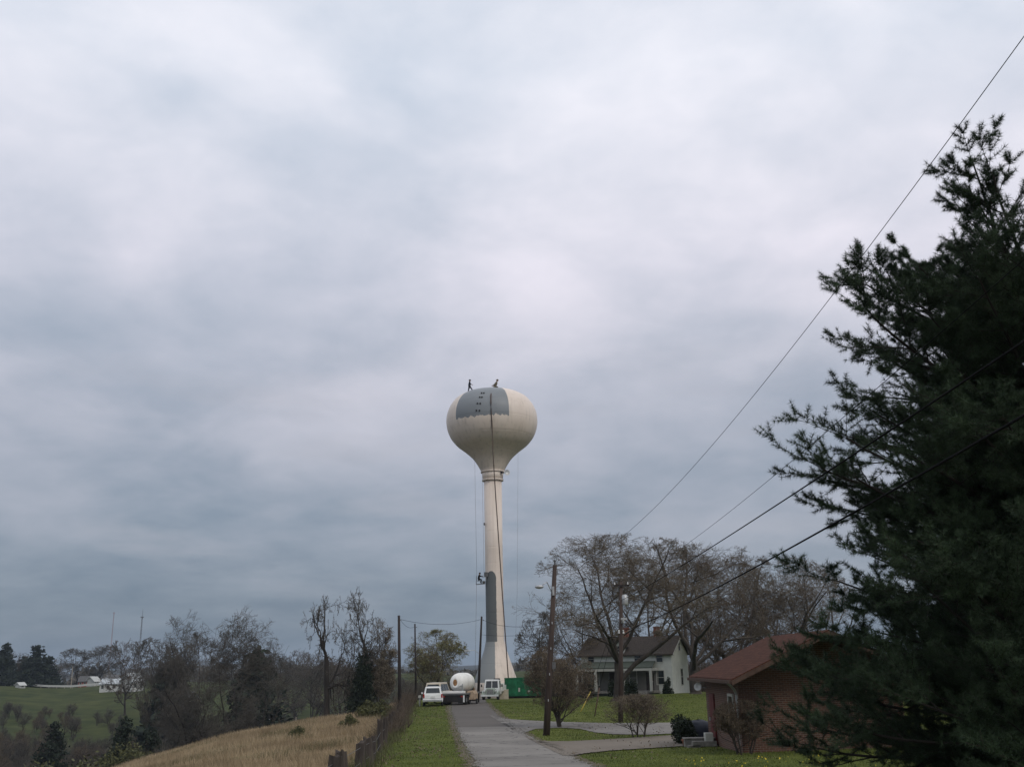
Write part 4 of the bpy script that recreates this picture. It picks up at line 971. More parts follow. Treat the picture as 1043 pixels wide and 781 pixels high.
# ------------------------------------------------------------------ old fence
fe = empty('old_fence', gs(384, 50), 'old fence of weathered split wooden posts along the edge of the dry field', 'fence')
fo = np.array(fe.location); frng = np.random.default_rng(5); prev = []
spots = [(338, 28, 769), (348.5, 31.5, 763.5), (367, 37, 754), (376, 39.5, 750), (382.5, 42, 749), (387.5, 50, 732), (391.5, 54, 730)]
for px, Y, ty in spots:
    g = np.array(gs(px, Y)); tz = topz(px, ty, Y) - g[2]; prev.append((g, tz, .21 if Y < 48 else .19))
for Y in np.arange(58, 106, 2.1):
    x = fence_x(Y) + frng.normal(0, .12); prev.append((np.array([x, Y, float(gridz(x, Y))]), frng.uniform(1.0, 1.45), .13))
for Y in (10, 14.5, 19, 23.5):
    x = fence_x(Y); prev.append((np.array([x, Y, float(gridz(x, Y))]), 1.1, .16))
for g, hh, r_ in prev:
    b = MB(); k = 9; an = np.sort(frng.uniform(0, 6.28, k)); rr_ = r_ * frng.uniform(.7, 1.15, k)
    ring = np.stack([np.cos(an) * rr_, np.sin(an) * rr_ * .75], 1); ln = frng.normal(0, .05, 2)
    zz = [-.2, hh * .5, hh]; V = []
    for q, z_ in enumerate(zz):
        for c_ in ring:
            tz = z_ + (frng.uniform(-.12, .07) if q == 2 else 0); V.append((c_[0] * (1 - .08 * q) + ln[0] * z_, c_[1] * (1 - .08 * q) + ln[1] * z_, tz))
    V.append((ln[0] * hh, ln[1] * hh, hh - .05))
    Fc = [(q * k + j, q * k + (j + 1) % k, (q + 1) * k + (j + 1) % k, (q + 1) * k + j) for q in (0, 1) for j in range(k)] + [(2 * k + j, 2 * k + (j + 1) % k, 3 * k) for j in range(k)]
    b.add(V, Fc); b.build('post', M['post'], fe, tuple(g - fo))
prev.sort(key=lambda t: t[0][1])
for f in (.35, .8):
    b = MB(); b.tube([g - fo + np.array([0, 0, min(hh, 1.2) * f]) for g, hh, _ in prev], .009, 4); b.build('fence_wire', M['steel'], fe)

# ------------------------------------------------------------------ farmhouse
HX = gat(686, 120); hrz = R(-26); HL, HD, HE, HR = 11.5, 6.6, 4.2, 6.3
c_, s_ = math.cos(hrz), math.sin(hrz)
hc = np.array([HX[0], HX[1]]) - np.array([c_ * HL / 2 + s_ * HD / 2, s_ * HL / 2 - c_ * HD / 2])
hz = float(gridz(HX[0], HX[1])) + .3
house = empty('farmhouse', (hc[0], hc[1], hz), 'white clapboard farmhouse with a front porch behind the big bare trees', 'house', None, hrz)
x0, x1, y0, y1 = -HL / 2, HL / 2, -HD / 2, HD / 2
b = MB(); poly = [(y0, -.6), (y1, -.6), (y1, HE), (0, HR - .15), (y0, HE)]; b.prism(poly, 'x', x0, x1); b.build('wall', M['siding'], house)
def roof_slab(b, x0, x1, ye, ze, yr, zr, t=.16, ox=.35, oy=.4):
    sl = (zr - ze) / (yr - ye); d = oy if ye < yr else -oy; yo = ye - d; zo = ze - sl * d
    V = [(x0 - ox, yo, zo + .02), (x1 + ox, yo, zo + .02), (x1 + ox, yr, zr + .02), (x0 - ox, yr, zr + .02)]
    V += [(v[0], v[1], v[2] + t) for v in V]; Fc = [(3, 2, 1, 0), (4, 5, 6, 7), (0, 1, 5, 4), (1, 2, 6, 5), (2, 3, 7, 6), (3, 0, 4, 7)]
    if ye > yr: Fc = [f[::-1] for f in Fc]
    b.add(V, Fc)
b = MB(); roof_slab(b, x0, x1, y0, HE, 0, HR - .15); roof_slab(b, x0, x1, y1, HE, 0, HR - .15); rf = b.build('roof', M['roof_dark'], house)
b = MB()
for xx in (x0 - .36, x1 + .36):
    for s in (-1, 1):
        a_ = np.array([xx, s * (HD / 2 + .4), HE - .4 * (HR - .15 - HE) / (HD / 2) - .06]); c2 = np.array([xx, 0, HR - .21])
        b.add([a_ + (-.03, 0, 0), a_ + (.03, 0, 0), c2 + (.03, 0, 0), c2 + (-.03, 0, 0), a_ + (-.03, 0, .2), a_ + (.03, 0, .2), c2 + (.03, 0, .2), c2 + (-.03, 0, .2)],
              [(3, 2, 1, 0), (4, 5, 6, 7), (0, 1, 5, 4), (1, 2, 6, 5), (2, 3, 7, 6), (3, 0, 4, 7)])
b.build('barge_board', M['trim'], rf)
for sx_ in (-1.0, 3.0): MB().box((sx_, .2, HR + .3), (.62, .6, 1.5)).box((sx_, .2, HR + 1.08), (.72, .7, .1)).build('chimney', M['brick_plain'], rf)
def window(parent, q, w_, h_, lab=None):
    """q: centre, normal axis 'y-' or 'x+'; trim frame, glass, muntin"""
    c, ax = q; c = np.array(c, float)
    fr, pa = MB(), MB()
    def bx(B, du, dv, wu, wv, dn, tn):
        if ax == 'y-': B.box((c[0] + du, c[1] - dn, c[2] + dv), (wu, tn, wv))
        elif ax == 'x+': B.box((c[0] + dn, c[1] + du, c[2] + dv), (tn, wu, wv))
        else: B.box((c[0] - dn, c[1] + du, c[2] + dv), (tn, wu, wv))
    for s in (-1, 1):
        bx(fr, s * (w_ / 2 + .05), 0, .1, h_ + .2, .025, .07); bx(fr, 0, s * (h_ / 2 + .05), w_, .1, .025, .07)
    bx(fr, 0, 0, w_, .05, .035, .05)
    f = fr.build('window', M['trim'], parent); bx(pa, 0, 0, w_, h_, .012, .03); pa.build('pane', M['glass'], f)
for xx in (-3.9, .9, 4.3): window(house, ((xx, y0, 1.5), 'y-'), .85, 1.5)
for xx in (-4.4, -.9, 1.6, 4.3): window(house, ((xx, y0, 3.75), 'y-'), .75, 1.0)
window(house, ((x1, .4, 1.5), 'x+'), .8, 1.8); window(house, ((x1, 0, 5.1), 'x+'), .6, 1.1)
for xx in (-1.6, 3.0):
    d = MB().box((xx, y0 - .03, 1.05), (.95, .08, 2.1)).build('door', M['door_dark'], house); MB().box((xx + .35, y0 - .09, 1.05), (.05, .05, .12)).build('handle', M['galv'], d)
# front dormer
b = MB(); b.prism([(-1.2, HE - .2), (-.1, HE - .2), (-.1, HE + 1.0), (-.65, HE + 1.55), (-1.2, HE + 1.0)], 'y', y0 - .02, -1.0); b.build('dormer', M['siding'], house)
window(house, ((-.65, y0 - .02, HE + .65), 'y-'), .5, .65)
b = MB()
for s in (-1, 1):
    a_ = [(-.65, HE + 1.6), (-.65 + s * .8, HE + .8), (-.65 + s * .8, HE + .9), (-.65, HE + 1.7)]; b.prism(a_ if s < 0 else a_[::-1], 'y', y0 - .3, -.6)
b.build('dormer_roof', M['roof_dark'], house)
# porch
px0, px1, pd = x0 + .1, x1 - 1.6, 2.3
pz = 2.55
b = MB(); V = [(px0, y0 - pd - .2, pz + .05), (px1, y0 - pd - .2, pz + .05), (px1 - .4, y0 - .02, pz + .75), (px0 + .4, y0 - .02, pz + .75)]
b.add(V + [(v[0], v[1], v[2] + .1) for v in V], [(3, 2, 1, 0), (4, 5, 6, 7), (0, 1, 5, 4), (1, 2, 6, 5), (2, 3, 7, 6), (3, 0, 4, 7)]); b.build('porch_roof', M['porch_roof'], house)
MB().box(((px0 + px1) / 2, y0 - pd - .12, pz - .1), (px1 - px0, .12, .28)).box((px1 - .06, y0 - pd / 2 - .1, pz - .1), (.12, pd - .1, .28)).box((px0 + .06, y0 - pd / 2 - .1, pz - .1), (.12, pd - .1, .28)).build('porch_beam', M['trim'], house)
MB().box(((px0 + px1) / 2, y0 - pd / 2, -.06), (px1 - px0, pd, .24)).build('porch_floor', M['stone'], house)
for xx in (px0 + .25, px0 + 2.7, px0 + 6.2, px1 - .25): MB().box((xx, y0 - pd - .08, 1.2), (.3, .26, 2.35)).build('porch_post', M['trim'], house, bevel=.02)
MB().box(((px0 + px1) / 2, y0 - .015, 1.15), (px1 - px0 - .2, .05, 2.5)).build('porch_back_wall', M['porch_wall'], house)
MB().box((px1 - 1.3, y0 - pd - .35, -.1), (1.4, .4, .2)).box((px1 - 1.3, y0 - pd - .7, -.22), (1.4, .4, .2)).build('step', M['stone'], house)

# ------------------------------------------------------------------ brick garage
GA = gat(757, 39.2); gz0 = float(gridz(10.5, 43)) - .0
gxl, gy0, gy1, gw = float(GA[0]), 39.2, 46.0, 6.2; ge, gr_ = 2.85, 4.25
gar = empty('brick_garage', (gxl, gy0, gz0), 'low brick garage with a red-brown shingle roof beside the pine', 'garage')
Lg = gy1 - gy0
b = MB(); b.prism([(0, -.6), (gw, -.6), (gw, ge), (gw / 2, gr_), (0, ge)], 'y', 0, Lg); b.build('wall', M['brick'], gar)
b = MB()
for s in (-1, 1):
    ze = ge; sl = (gr_ - ge) / (gw / 2); ox = .62
    xe = -ox if s < 0 else gw + ox; xr = gw / 2
    V = [(xe, -1.9, ze - sl * ox + .06), (xe, Lg + .55, ze - sl * ox + .06), (xr, Lg + .55, gr_ + .06), (xr, -1.9, gr_ + .06)]
    V += [(v[0], v[1], v[2] + .12) for v in V]; Fc = [(0, 1, 2, 3), (7, 6, 5, 4), (4, 5, 1, 0), (5, 6, 2, 1), (6, 7, 3, 2), (7, 4, 0, 3)]
    b.add(V, Fc if s > 0 else [f[::-1] for f in Fc])
grf = b.build('roof', M['red_shingle'], gar)
b = MB(); sl = (gr_ - ge) / (gw / 2)
for s in (-1, 1):
    xe = -.62 if s < 0 else gw + .62
    V = [(xe, -1.94, ge - sl * .62 - .04), (gw / 2, -1.94, gr_ - .04), (gw / 2, -1.94, gr_ + .13), (xe, -1.94, ge - sl * .62 + .13)]
    b.add(V + [(v[0], v[1] + .035, v[2]) for v in V], [(0, 1, 2, 3), (7, 6, 5, 4), (4, 5, 1, 0), (5, 6, 2, 1), (6, 7, 3, 2), (7, 4, 0, 3)])
b.build('barge_board', M['brown_guard'], grf)
MB().box((-.66, Lg / 2 - .7, ge - sl * .62 + .08), (.1, Lg + 2.4, .12)).build('gutter', M['brown_guard'], grf)
dr_ = MB().box((-.03, Lg - 1.5, 1.02), (.08, .95, 2.04)).build('door', M['door_red'], gar); MB().box((-.1, Lg - 1.15, 1.0), (.06, .06, .14)).build('handle', M['galv'], dr_)
window(gar, ((0, 1.4, 1.55), 'x-'), .8, 1.0)
MB().tube([(-.5, -.55, ge - .25), (-.2, -.2, ge - .5), (-.1, -.06, ge - .7), (-.1, -.06, .1)], .05, 8).build('downspout', M['galv'], gar)
MB().box((-.6, Lg - 1.5, .07), (1.0, 1.5, .2)).box((-1.05, Lg - 1.5, -.05), (.5, 1.5, .14)).build('step', M['stone'], gar)
d_ = MB(); d_.lathe([(.01, 0), (.2, .03), (.3, .1), (.3, .12), (.18, .05), (.01, .02)], 20)
dd_ = d_.build('satellite_dish', M['white_paint'], gar, smooth=True); dd_.scale = (.6, .6, .6); dd_.location = (-.35, Lg - .2, ge - .55); dd_.rotation_euler = (R(75), 0, R(-30))
MB().cyl((0, Lg - .2, ge - .6), (-.35, Lg - .2, ge - .6), .03).build('dish_arm', M['galv'], gar)
# things beside the garage door
b = MB(); rng_ = np.random.default_rng(3)
hp = [(0.95 * math.cos(t), .7 * math.sin(t)) for t in np.linspace(0, 6.28, 17)[:-1]]
prof_ = [(1.0, -.1), (1.03, .25), (.95, .6), (.72, .82), (.35, .92), (.01, .95)]
V, Fc = [], []
for i, (f, z_) in enumerate(prof_):
    for q in hp: V.append((q[0] * f + rng_.normal(0, .03), q[1] * f + rng_.normal(0, .03), z_ + rng_.normal(0, .02)))
for i in range(5):
    for j in range(16): Fc.append((i * 16 + j, i * 16 + (j + 1) % 16, (i + 1) * 16 + (j + 1) % 16, (i + 1) * 16 + j))
b.add(V, Fc); tag(b.build('covered_heap', M['blue_tarp'], None, gs(712, 48.2), smooth=True), 'dark blue tarp over a heap behind the evergreen shrub by the garage', 'tarp')
for px, Y, s, lab in ((699, 44.6, 1.0, 'terracotta pot on the driveway edge, nearer the evergreen shrub'), (704.5, 44.4, .9, 'terracotta pot on the driveway edge, nearer the garage step')):
    b = MB(); b.lathe([(.01, 0), (.12, 0), (.17, .24), (.19, .25), (.19, .3), (.16, .3), (.15, .26), (.01, .25)], 18); o = b.build('flower_pot', M['terracotta'], None, gs(px, Y), smooth=True); o.scale = (s, s, s); tag(o, lab, 'flower pot')
b = MB(); b.box((0, 0, .16), (1.3, .5, .32)); b.box((0, 0, .34), (1.36, .56, .06)); tag(b.build('stone_planter', M['stone'], None, gs(712.5, 44.4), bevel=.02), 'low grey stone planter between the pots and the garage corner', 'planter')
b = MB(); b.box((0, 0, .28), (.34, .4, .56)); tag(b.build('concrete_block', M['trim'], None, gs(722.5, 44.0), bevel=.02), 'pale block standing against the garage corner', 'block')

# ------------------------------------------------------------------ big bare trees round the farmhouse
def tree_at(name, px, Y, toppy, wpx, seed, label, r0=.35, rz=0, topx=None, group=None, **kw):
    g = gs(px, Y); hh = topz(topx or px, toppy, Y) - g[2]; W_ = wpx / F * Y
    return place_tree(name, bare_tree_mesh(seed, hh, W_, r0, **kw), g, label, group=group, rz=rz)
tree_at('bare_tree', 630, 100, 543, 150, 11, 'large spreading bare tree in front of the left part of the farmhouse', .55, buds='bud_brown', bud_n=1, bud_s=.036, twr=.012, fork=.22, dense=1.35, limb=2.2, low=.28)
tree_at('bare_tree', 709, 112, 551, 136, 12, 'large bare tree with a thick dark trunk at the right corner of the farmhouse', .6, buds='bud_rust', bud_n=1, bud_s=.038, twr=.012, fork=.2, wander=1.3, dense=1.1, low=.25)
tree_at('bare_tree', 758, 122, 558, 105, 13, 'bare tree with brownish buds rising behind the garage roof', .42, buds='bud_rust', bud_n=1, bud_s=.038, twr=.012, twigm='twig_red', limb=1.7, dense=1.25, low=.15)
tree_at('bare_tree', 806, 126, 566, 104, 14, 'bare tree with a rounded crown just left of the pine', .42, buds='bud_rust', bud_n=1, bud_s=.038, twr=.012, dense=1.25, low=.15)
tree_at('bare_tree', 672, 140, 554, 110, 15, 'bare tree rising behind the farmhouse roof', .42, twr=.015, twigm='twig_red', dense=1.2)
tree_at('bare_tree', 735, 145, 568, 110, 16, 'bare tree between the farmhouse and the garage, behind the others', .4, twr=.017, twigm='twig_red', dense=1.0, low=.1)
tree_at('bare_tree', 785, 150, 574, 100, 25, 'bare tree at the back of the row, seen between the garage ridge and the pine', .4, twr=.017, dense=1.0, low=.1)
tree_at('bare_tree', 842, 135, 580, 80, 17, 'bare tree mostly hidden by the left edge of the pine', .4, twr=.015, dense=1.1)
tree_at('bare_tree', 556, 118, 622, 50, 18, 'small dark bare tree between the green container and the farmhouse', .2, twr=.015, twigm='twig_grey', barkm='bark_dark', low=.1, dense=1.1)
tree_at('bare_tree', 592, 128, 598, 70, 19, 'slender bare tree left of the farmhouse behind the lawn', .24, twr=.014, low=.15)
tree_at('ornamental_tree', 572.5, 66, 657, 62, 20, 'low ornamental tree with rusty budding twigs on the lawn', .09, rz=1, multi=4, buds='bud_rust', bud_n=1, bud_s=.03, twr=.0055, lv=5, fork=.16, limb=1.6, dense=.85, twigm='twig_red')
tree_at('budding_tree', 443, 132, 641, 62, 21, 'round tree with pale green buds behind the white car', .2, buds='bud_green', bud_n=1, bud_s=.055, twr=.013, fork=.14, dense=1.25, low=.12)
# backdrop brush behind the houses and the tower
def wood_band(name, x0, x1, Y0, Y1, n, hh, seed, leaf, lab, size=.22):
    rng = np.random.default_rng(seed); b = MB()
    xs = rng.uniform(x0, x1, n); ys_ = rng.uniform(Y0, Y1, n); z = H(xs, ys_); h = hh * rng.uniform(.5, 1.1, n)
    h *= .75 + .35 * np.sin(xs * .23 + seed) * np.cos(xs * .11)
    k = 10
    for j in range(k):
        p0 = np.stack([xs, ys_, z - .2], 1); p1 = p0 + np.stack([rng.normal(0, .16, n) * h, rng.normal(0, .16, n) * h, h * rng.uniform(.35, 1, n)], 1)
        mid = (p0 + p1) / 2 + rng.normal(0, .12, (n, 3)) * h[:, None] * .5
        r = np.full(n, .035); b.segs(p0, mid, r, r * .7, 3); b.segs(mid, p1, r * .7, r * .35, 3)
        for _ in range(4):
            t = rng.uniform(.1, 1, (n, 1)); s = mid * (1 - t) + p1 * t; e_ = s + rng.normal(0, .5, (n, 3)) + np.array([0, 0, .3]); b.segs(s, e_, r * .45, r * .25, 3)
    o = b.build(name, M[leaf]); kind(tag(o, lab, 'brush'), 'stuff'); return o
wood_band('distant_brush', 10, 60, 150, 190, 900, 6.5, 4, 'twig_red', 'mass of bare brown brush behind the farmhouse trees')
wood_band('distant_brush', 4, 16, 168, 200, 260, 4.5, 5, 'twig_grey', 'low dark brush on the rise right of the tower')
wood_band('distant_brush', -24, -6, 150, 185, 420, 5.0, 6, 'twig_grey', 'low bare brush behind the white car and the tank trailer')

# shrubs near the drive
def shrub(px, Y, top, wpx, seed, label, mesh='bare', **kw):
    g = gs(px, Y); hh = topz(px, top, Y) - g[2]; W_ = wpx / F * Y
    if mesh == 'bare':
        return place_tree('bare_shrub', bare_tree_mesh(seed, hh, W_, .035, multi=kw.pop('multi', 6), lv=4, fork=.3, twr=kw.pop('twr', .006), **kw), g, label, 'shrub')
    return place_bush(kw.pop('name', 'evergreen_shrub'), bush_mesh(seed, hh, W_, kw['n'], kw['size'], kw['leaf']), g, label)
shrub(651, 53.5, 706, 56, 31, 'spreading bare shrub with thin twigs beside the driveway', buds='bud_brown', bud_n=1, bud_s=.014, twr=.0045, dense=1.1)
shrub(757, 38.4, 712, 46, 32, 'tangled bare shrub against the front wall of the garage', buds='bud_rust', bud_n=1, bud_s=.014, twigm='twig_red', twr=.0045, dense=1.2)
shrub(694, 47, 722, 44, 33, 'dark rounded evergreen shrub left of the garage', 'bush', n=9000, size=.055, leaf='shrub')
for px, Y, top, w_, sd, lab in ((598.5, 114, 683, 17, 34, 'dark shrub at the left end of the farmhouse porch'), (642.5, 112, 687, 17, 35, 'dark green shrub in the middle of the porch front'),
                                (680, 117, 689, 12, 36, 'low dark shrub beside the porch door'), (625, 114, 686, 13, 37, 'dark shrub on the porch front behind the farmhouse pole')):
    shrub(px, Y, top, w_, sd, lab, 'bush', n=2200, size=.09, leaf='shrub', name='porch_shrub')

# ------------------------------------------------------------------ trees left of the road
tree_at('bare_tree', 333, 114, 606, 46, 41, 'twisted bare tree with few crooked limbs at the edge of the field', .34, dense=.6, twr=.018, wander=2.3, fork=.5, limb=.8, env=False, barkm='bark_dark', twigm='twig_grey', lv=5, rz=3.0)
tree_at('bare_tree', 372, 116, 600, 46, 42, 'tall bare tree rising out of a dark ivy thicket', .32, dense=.7, twr=.018, wander=2.0, fork=.45, limb=1.0, env=False, barkm='bark_dark', twigm='twig_grey', lv=5)
g = gs(368, 115.5); place_bush('ivy_thicket', bush_mesh(43, topz(370, 648, 115.5) - g[2], 3.6, 7000, .13, 'conifer', 20), g, 'dark leafy thicket round the foot of the tall bare tree')
g = gs(384, 117); place_tree('bare_shrub', bare_tree_mesh(44, topz(384, 632, 117) - g[2], 3.8, .1, multi=5, lv=4, fork=.3, twr=.014, buds='bud_brown', bud_n=1, bud_s=.06, dense=1.3, low=.05), g, 'brown budding thicket right of the tall bare tree', 'shrub')
# valley trees with their own meshes
VT = [(206, 150, 627, 74, 58, 'big round bare tree, left half of the large clump in the valley', .42), (243, 158, 625, 66, 57, 'big round bare tree, right half of the large clump in the valley', .42),
      (158, 190, 646, 42, 53, 'smaller bare tree just left of the large clump in the valley', .3), (180, 175, 641, 42, 54, 'mid-size bare tree between the small one and the large clump', .3)]
for px, Y, top, w_, sd, lab, r_ in VT:
    tree_at('bare_tree', px, Y, top, w_, sd, lab, r_, twr=.018, twigm='twig_grey', dense=1.7, fork=.15, limb=2.2, barkm='bark_dark', low=.12)
# far trees: two shared meshes copied
far_a = bare_tree_mesh(61, 16, 15, .35, lv=5, twr=.034, dense=1.2, low=.14, barkm='bark_dark', twigm='twig_grey', fork=.2)
far_b = bare_tree_mesh(62, 16, 12, .3, lv=5, twr=.034, dense=1.1, low=.12, barkm='bark_dark', twigm='twig_red', fork=.25)
def far_tree(px, Y, top, label, me, group=None, ws=1.0, rz=0):
    g = gs(px, Y); hh = topz(px, top, Y) - g[2]; s = hh / 16
    return place_tree('bare_tree', me, (g[0], g[1], g[2]), label, group=group, rz=rz, sc=(s * ws, s * ws, s))
far_tree(78, 470, 660, 'round bare tree beyond the white roadside line, left of a matching pair', far_a, ws=1.15)
far_tree(99, 462, 657, 'round bare tree beyond the white roadside line, right of a matching pair', far_a, ws=1.2, rz=2)
far_tree(12, 450, 664, 'bare tree at the far left among the distant houses', far_b, ws=1.2)
far_tree(56, 520, 670, 'pale far bare tree between the conifer and the matching pair', far_b, ws=1.0)
far_tree(127, 330, 652, 'thin bare tree in front of the taller antenna mast', far_b, ws=.8)
far_tree(148, 300, 650, 'loose bare tree right of the antenna mast', far_a, ws=.7, rz=1)
for k, (px, Y, top) in enumerate([(284, 300, 668), (300, 320, 662), (312, 250, 672), (318, 330, 664), (276, 350, 666), (347, 260, 668), (352, 330, 676), (292, 400, 672), (325, 420, 676), (268, 420, 668), (402, 260, 690), (416, 300, 692), (392, 300, 688)]):
    far_tree(px, Y, top, 'distant bare tree in the hazy row beyond the red shed', far_b if k % 2 else far_a, group='distant bare trees behind the red shed', ws=.8, rz=k)
for k, (px, Y, top) in enumerate([(4, 640, 672), (24, 660, 674), (44, 700, 676), (62, 640, 675), (84, 720, 677), (116, 660, 674), (134, 700, 676), (152, 640, 672), (170, 660, 674), (188, 700, 676), (210, 640, 672), (232, 680, 674), (252, 640, 672), (272, 660, 676), (300, 640, 678)]):
    far_tree(px, Y, top, 'far bare tree on the skyline ridge across the valley', far_a if k % 2 else far_b, group='trees on the far ridge', ws=1.3, rz=k)
con_a = conifer_mesh(71, 14, 8, 5200, .8, .42); con_b = conifer_mesh(72, 6, 3.6, 6000, .8, .12); 
def conif(px, Y, top, label, me, base, ws=1.0, rz=0, group=None):
    g = gs(px, Y); s = (topz(px, top, Y) - g[2]) / base; return place_conifer('conifer', me, g, label, group, rz, (s * ws, s * ws, s))
conif(34, 440, 657, 'dark pointed conifer on the far left skyline', con_a, 14, 1.5)
conif(2, 430, 655, 'dark conifer cut by the left picture edge', con_a, 14, 1.2, 1)
conif(47, 450, 668, 'lower dark conifer leaning against the pointed one', con_a, 14, 1.6, 2)
conif(21, 452, 668, 'broad dark conifer left of the pointed one', con_a, 14, 1.4, 3)
conif(255, 200, 661, 'dark blue-green conifer right of the large clump of bare trees', con_a, 14, 1.1, 1)
conif(170, 230, 672, 'dark conifer behind the clump, beside the pale houses', con_a, 14, 1.3, 2)
conif(121, 128, 730, 'dark cedar low in the valley, left of a pair', con_b, 6, 1.0)
conif(149, 134, 742, 'dark cedar low in the valley, right of a pair', con_b, 6, 1.1, 1)
conif(46, 175, 735, 'small dark cedar among the brush at far left', con_b, 6, 1.0, 2)
# olive bushes low left
ob = bush_mesh(75, 2.2, 3.4, 3500, .075, 'olive')
for k, (px, Y, top, lab) in enumerate([(130, 118, 752, 'olive green bush between the two dark cedars'), (62, 140, 766, 'olive bush at the foot of the valley brush, middle of three'), (20, 146, 770, 'olive bush at the foot of the valley brush, nearest the left edge'), (95, 134, 763, 'olive bush at the foot of the valley brush, nearest the dry field')]):
    g = gs(px, Y); s = (topz(px, top, Y) - g[2]) / 2.2; place_bush('olive_bush', ob, g, lab, None, k, (max(s, .8) * 1.0, max(s, .8) * 1.0, s))
# valley thicket: individual bare scrub copies
scr = [bare_tree_mesh(81 + k, 6, 5.5, .12, multi=3, lv=4, fork=.3, twr=.014, dense=.8, env=False, limb=1.2, barkm='bark_dark', twigm=['twig_grey', 'twig_grey', 'twig'][k]) for k in range(3)]
rs = np.random.default_rng(9); n_ = 0
while n_ < 105:
    px = rs.uniform(-20, 300); Y = rs.uniform(118, 262)
    g = gs(px, Y); D = math.hypot(g[0], g[1]); uu = fence_x(Y) - g[0]
    if uu < 30: continue
    if px < 130 and D > 215 and rs.random() < .35: continue
    s = rs.uniform(.55, 1.25); s *= 1.25 if px > 150 else 1.0
    if px < 130 and D > 215: s *= .75
    place_tree('scrub_tree', scr[n_ % 3], g, 'bare grey-brown scrub tree in the thicket filling the valley', 'scrub', 'scrub trees in the valley thicket', rs.uniform(0, 6), (s * 1.1, s * 1.1, s)); n_ += 1
for k in range(95):
    px = rs.uniform(-15, 150); Y = rs.uniform(170, 330); g = gs(px, Y); s = rs.uniform(.4, 1.05) * (1.15 if Y < 240 else .75)
    place_tree('scrub_tree', scr[k % 3], g, 'bare grey-brown scrub tree in the thicket filling the valley', 'scrub', 'scrub trees in the valley thicket', rs.uniform(0, 6), (s * .8, s * .8, s * 1.2))
def brush_fill():
    rng = np.random.default_rng(91); b = MB(); n = 6500
    Yv = rng.uniform(118, 258, n); xv = -rng.uniform(.2, .62, n) * Yv; uu = fence_x(Yv) - xv; m = (uu > 27) & (np.hypot(xv, Yv) < 262 - 20 * rng.random(n)); xv, Yv = xv[m], Yv[m]; n = len(xv)
    z = gridz(xv, Yv); h = rng.uniform(1.0, 4.2, n); p0 = np.stack([xv, Yv, z - .1], 1)
    for j in range(9):
        p1 = p0 + np.stack([rng.normal(0, .3, n) * h, rng.normal(0, .3, n) * h, h * rng.uniform(.4, 1, n)], 1); r = np.full(n, .03)
        b.segs(p0, p1, r, r * .4, 3)
        for _ in range(2):
            t = rng.uniform(.2, 1, (n, 1)); s = p0 * (1 - t) + p1 * t; b.segs(s, s + rng.normal(0, .35, (n, 3)) + np.array([0, 0, .2]), r * .6, r * .3, 3)
    kind(tag(b.build('valley_brush', M['twig_grey']), 'dense low brush covering the valley below the field', 'brush'), 'stuff')
brush_fill()
# far-off wood on the skyline
def far_wood():
    rng = np.random.default_rng(92); b = MB(); n = 15000
    az = np.radians(rng.uniform(-31, 8, n)); D = rng.uniform(640, 1000, n); x, y = np.sin(az) * D, np.cos(az) * D; z = gridz(x, y)
    h = 6 + 4 * np.sin(az * 60) + 3 * np.sin(az * 141 + 1); p = np.stack([x, y, z + rng.random(n) * np.clip(h, 3, 14)], 1); leafcards(b, rng, p, 2.0)
    kind(tag(b.build('far_woodland', M['twig_grey']), 'far-off wood reading as one dark mass along the skyline', 'woodland'), 'stuff')
far_wood()

# ------------------------------------------------------------------ far buildings and masts
def small_house(px, Y, wpx, hpx, label, wall, roof, rz=0, depth=7, cat='house', wins=3, name='distant_house', rh=.5):
    g = gs(px, Y); W_, Hh = wpx / F * Y, hpx / F * Y
    e = empty(name, g, label, cat, None, rz); he = Hh * (1 - rh)
    b = MB(); b.prism([(-depth / 2, -1.5), (depth / 2, -1.5), (depth / 2, he), (0, Hh * .96), (-depth / 2, he)], 'x', -W_ / 2, W_ / 2); b.build('wall', M[wall], e)
    b = MB(); roof_slab(b, -W_ / 2, W_ / 2, -depth / 2, he, 0, Hh * .96, .2, .4, .4); roof_slab(b, -W_ / 2, W_ / 2, depth / 2, he, 0, Hh * .96, .2, .4, .4); b.build('roof', M[roof], e)
    for k in range(wins): window(e, ((-W_ / 2 + (k + .5) * W_ / wins, -depth / 2, he * .55), 'y-'), min(1.0, W_ / wins * .4), min(1.3, he * .5))
    return e
small_house(122, 400, 32, 11, 'long white farm building with a pale metal roof on the green slope', 'far_white', 'metal_roof', R(6), 9, 'barn', 6, 'long_barn', .45)
b0 = small_house(134, 396, 14, 17, 'white gabled barn joined to the right end of the long white building', 'far_white', 'metal_roof', R(60), 7, 'barn', 2, 'gabled_barn', .5)
small_house(9, 452, 15, 13, 'white house near the left edge behind the white roadside line', 'far_white', 'far_roof', R(70), 7)
small_house(19.5, 455, 14, 15, 'grey-roofed house with a white gable second from the left edge', 'far_white', 'far_roof', R(-10), 8)
small_house(20.5, 405, 6, 5, 'tiny white shed on the meadow below the far left houses', 'far_white', 'far_white', R(60), 3, 'shed', 1, 'small_shed')
small_house(88, 458, 12, 10, 'dark red house under the matching pair of round trees', 'far_red', 'far_roof', R(10), 7)
small_house(94.5, 455, 7, 9, 'small white house right of the dark red one', 'far_white', 'far_white', R(60), 6)
small_house(114.5, 440, 11, 9, 'small pale house right of the matching pair of trees', 'far_white', 'far_roof', R(10), 7)
small_house(177, 330, 22, 14, 'pale blue-roofed house seen through the bare trees of the large clump', 'far_white', 'metal_roof', R(20), 8)
small_house(190, 345, 14, 18, 'taller pale house just right of the blue-roofed one', 'far_tan', 'metal_roof', R(-20), 8)
small_house(269, 300, 14, 14, 'white house between the dark conifer and the hazy trees', 'far_white', 'metal_roof', R(10), 8)
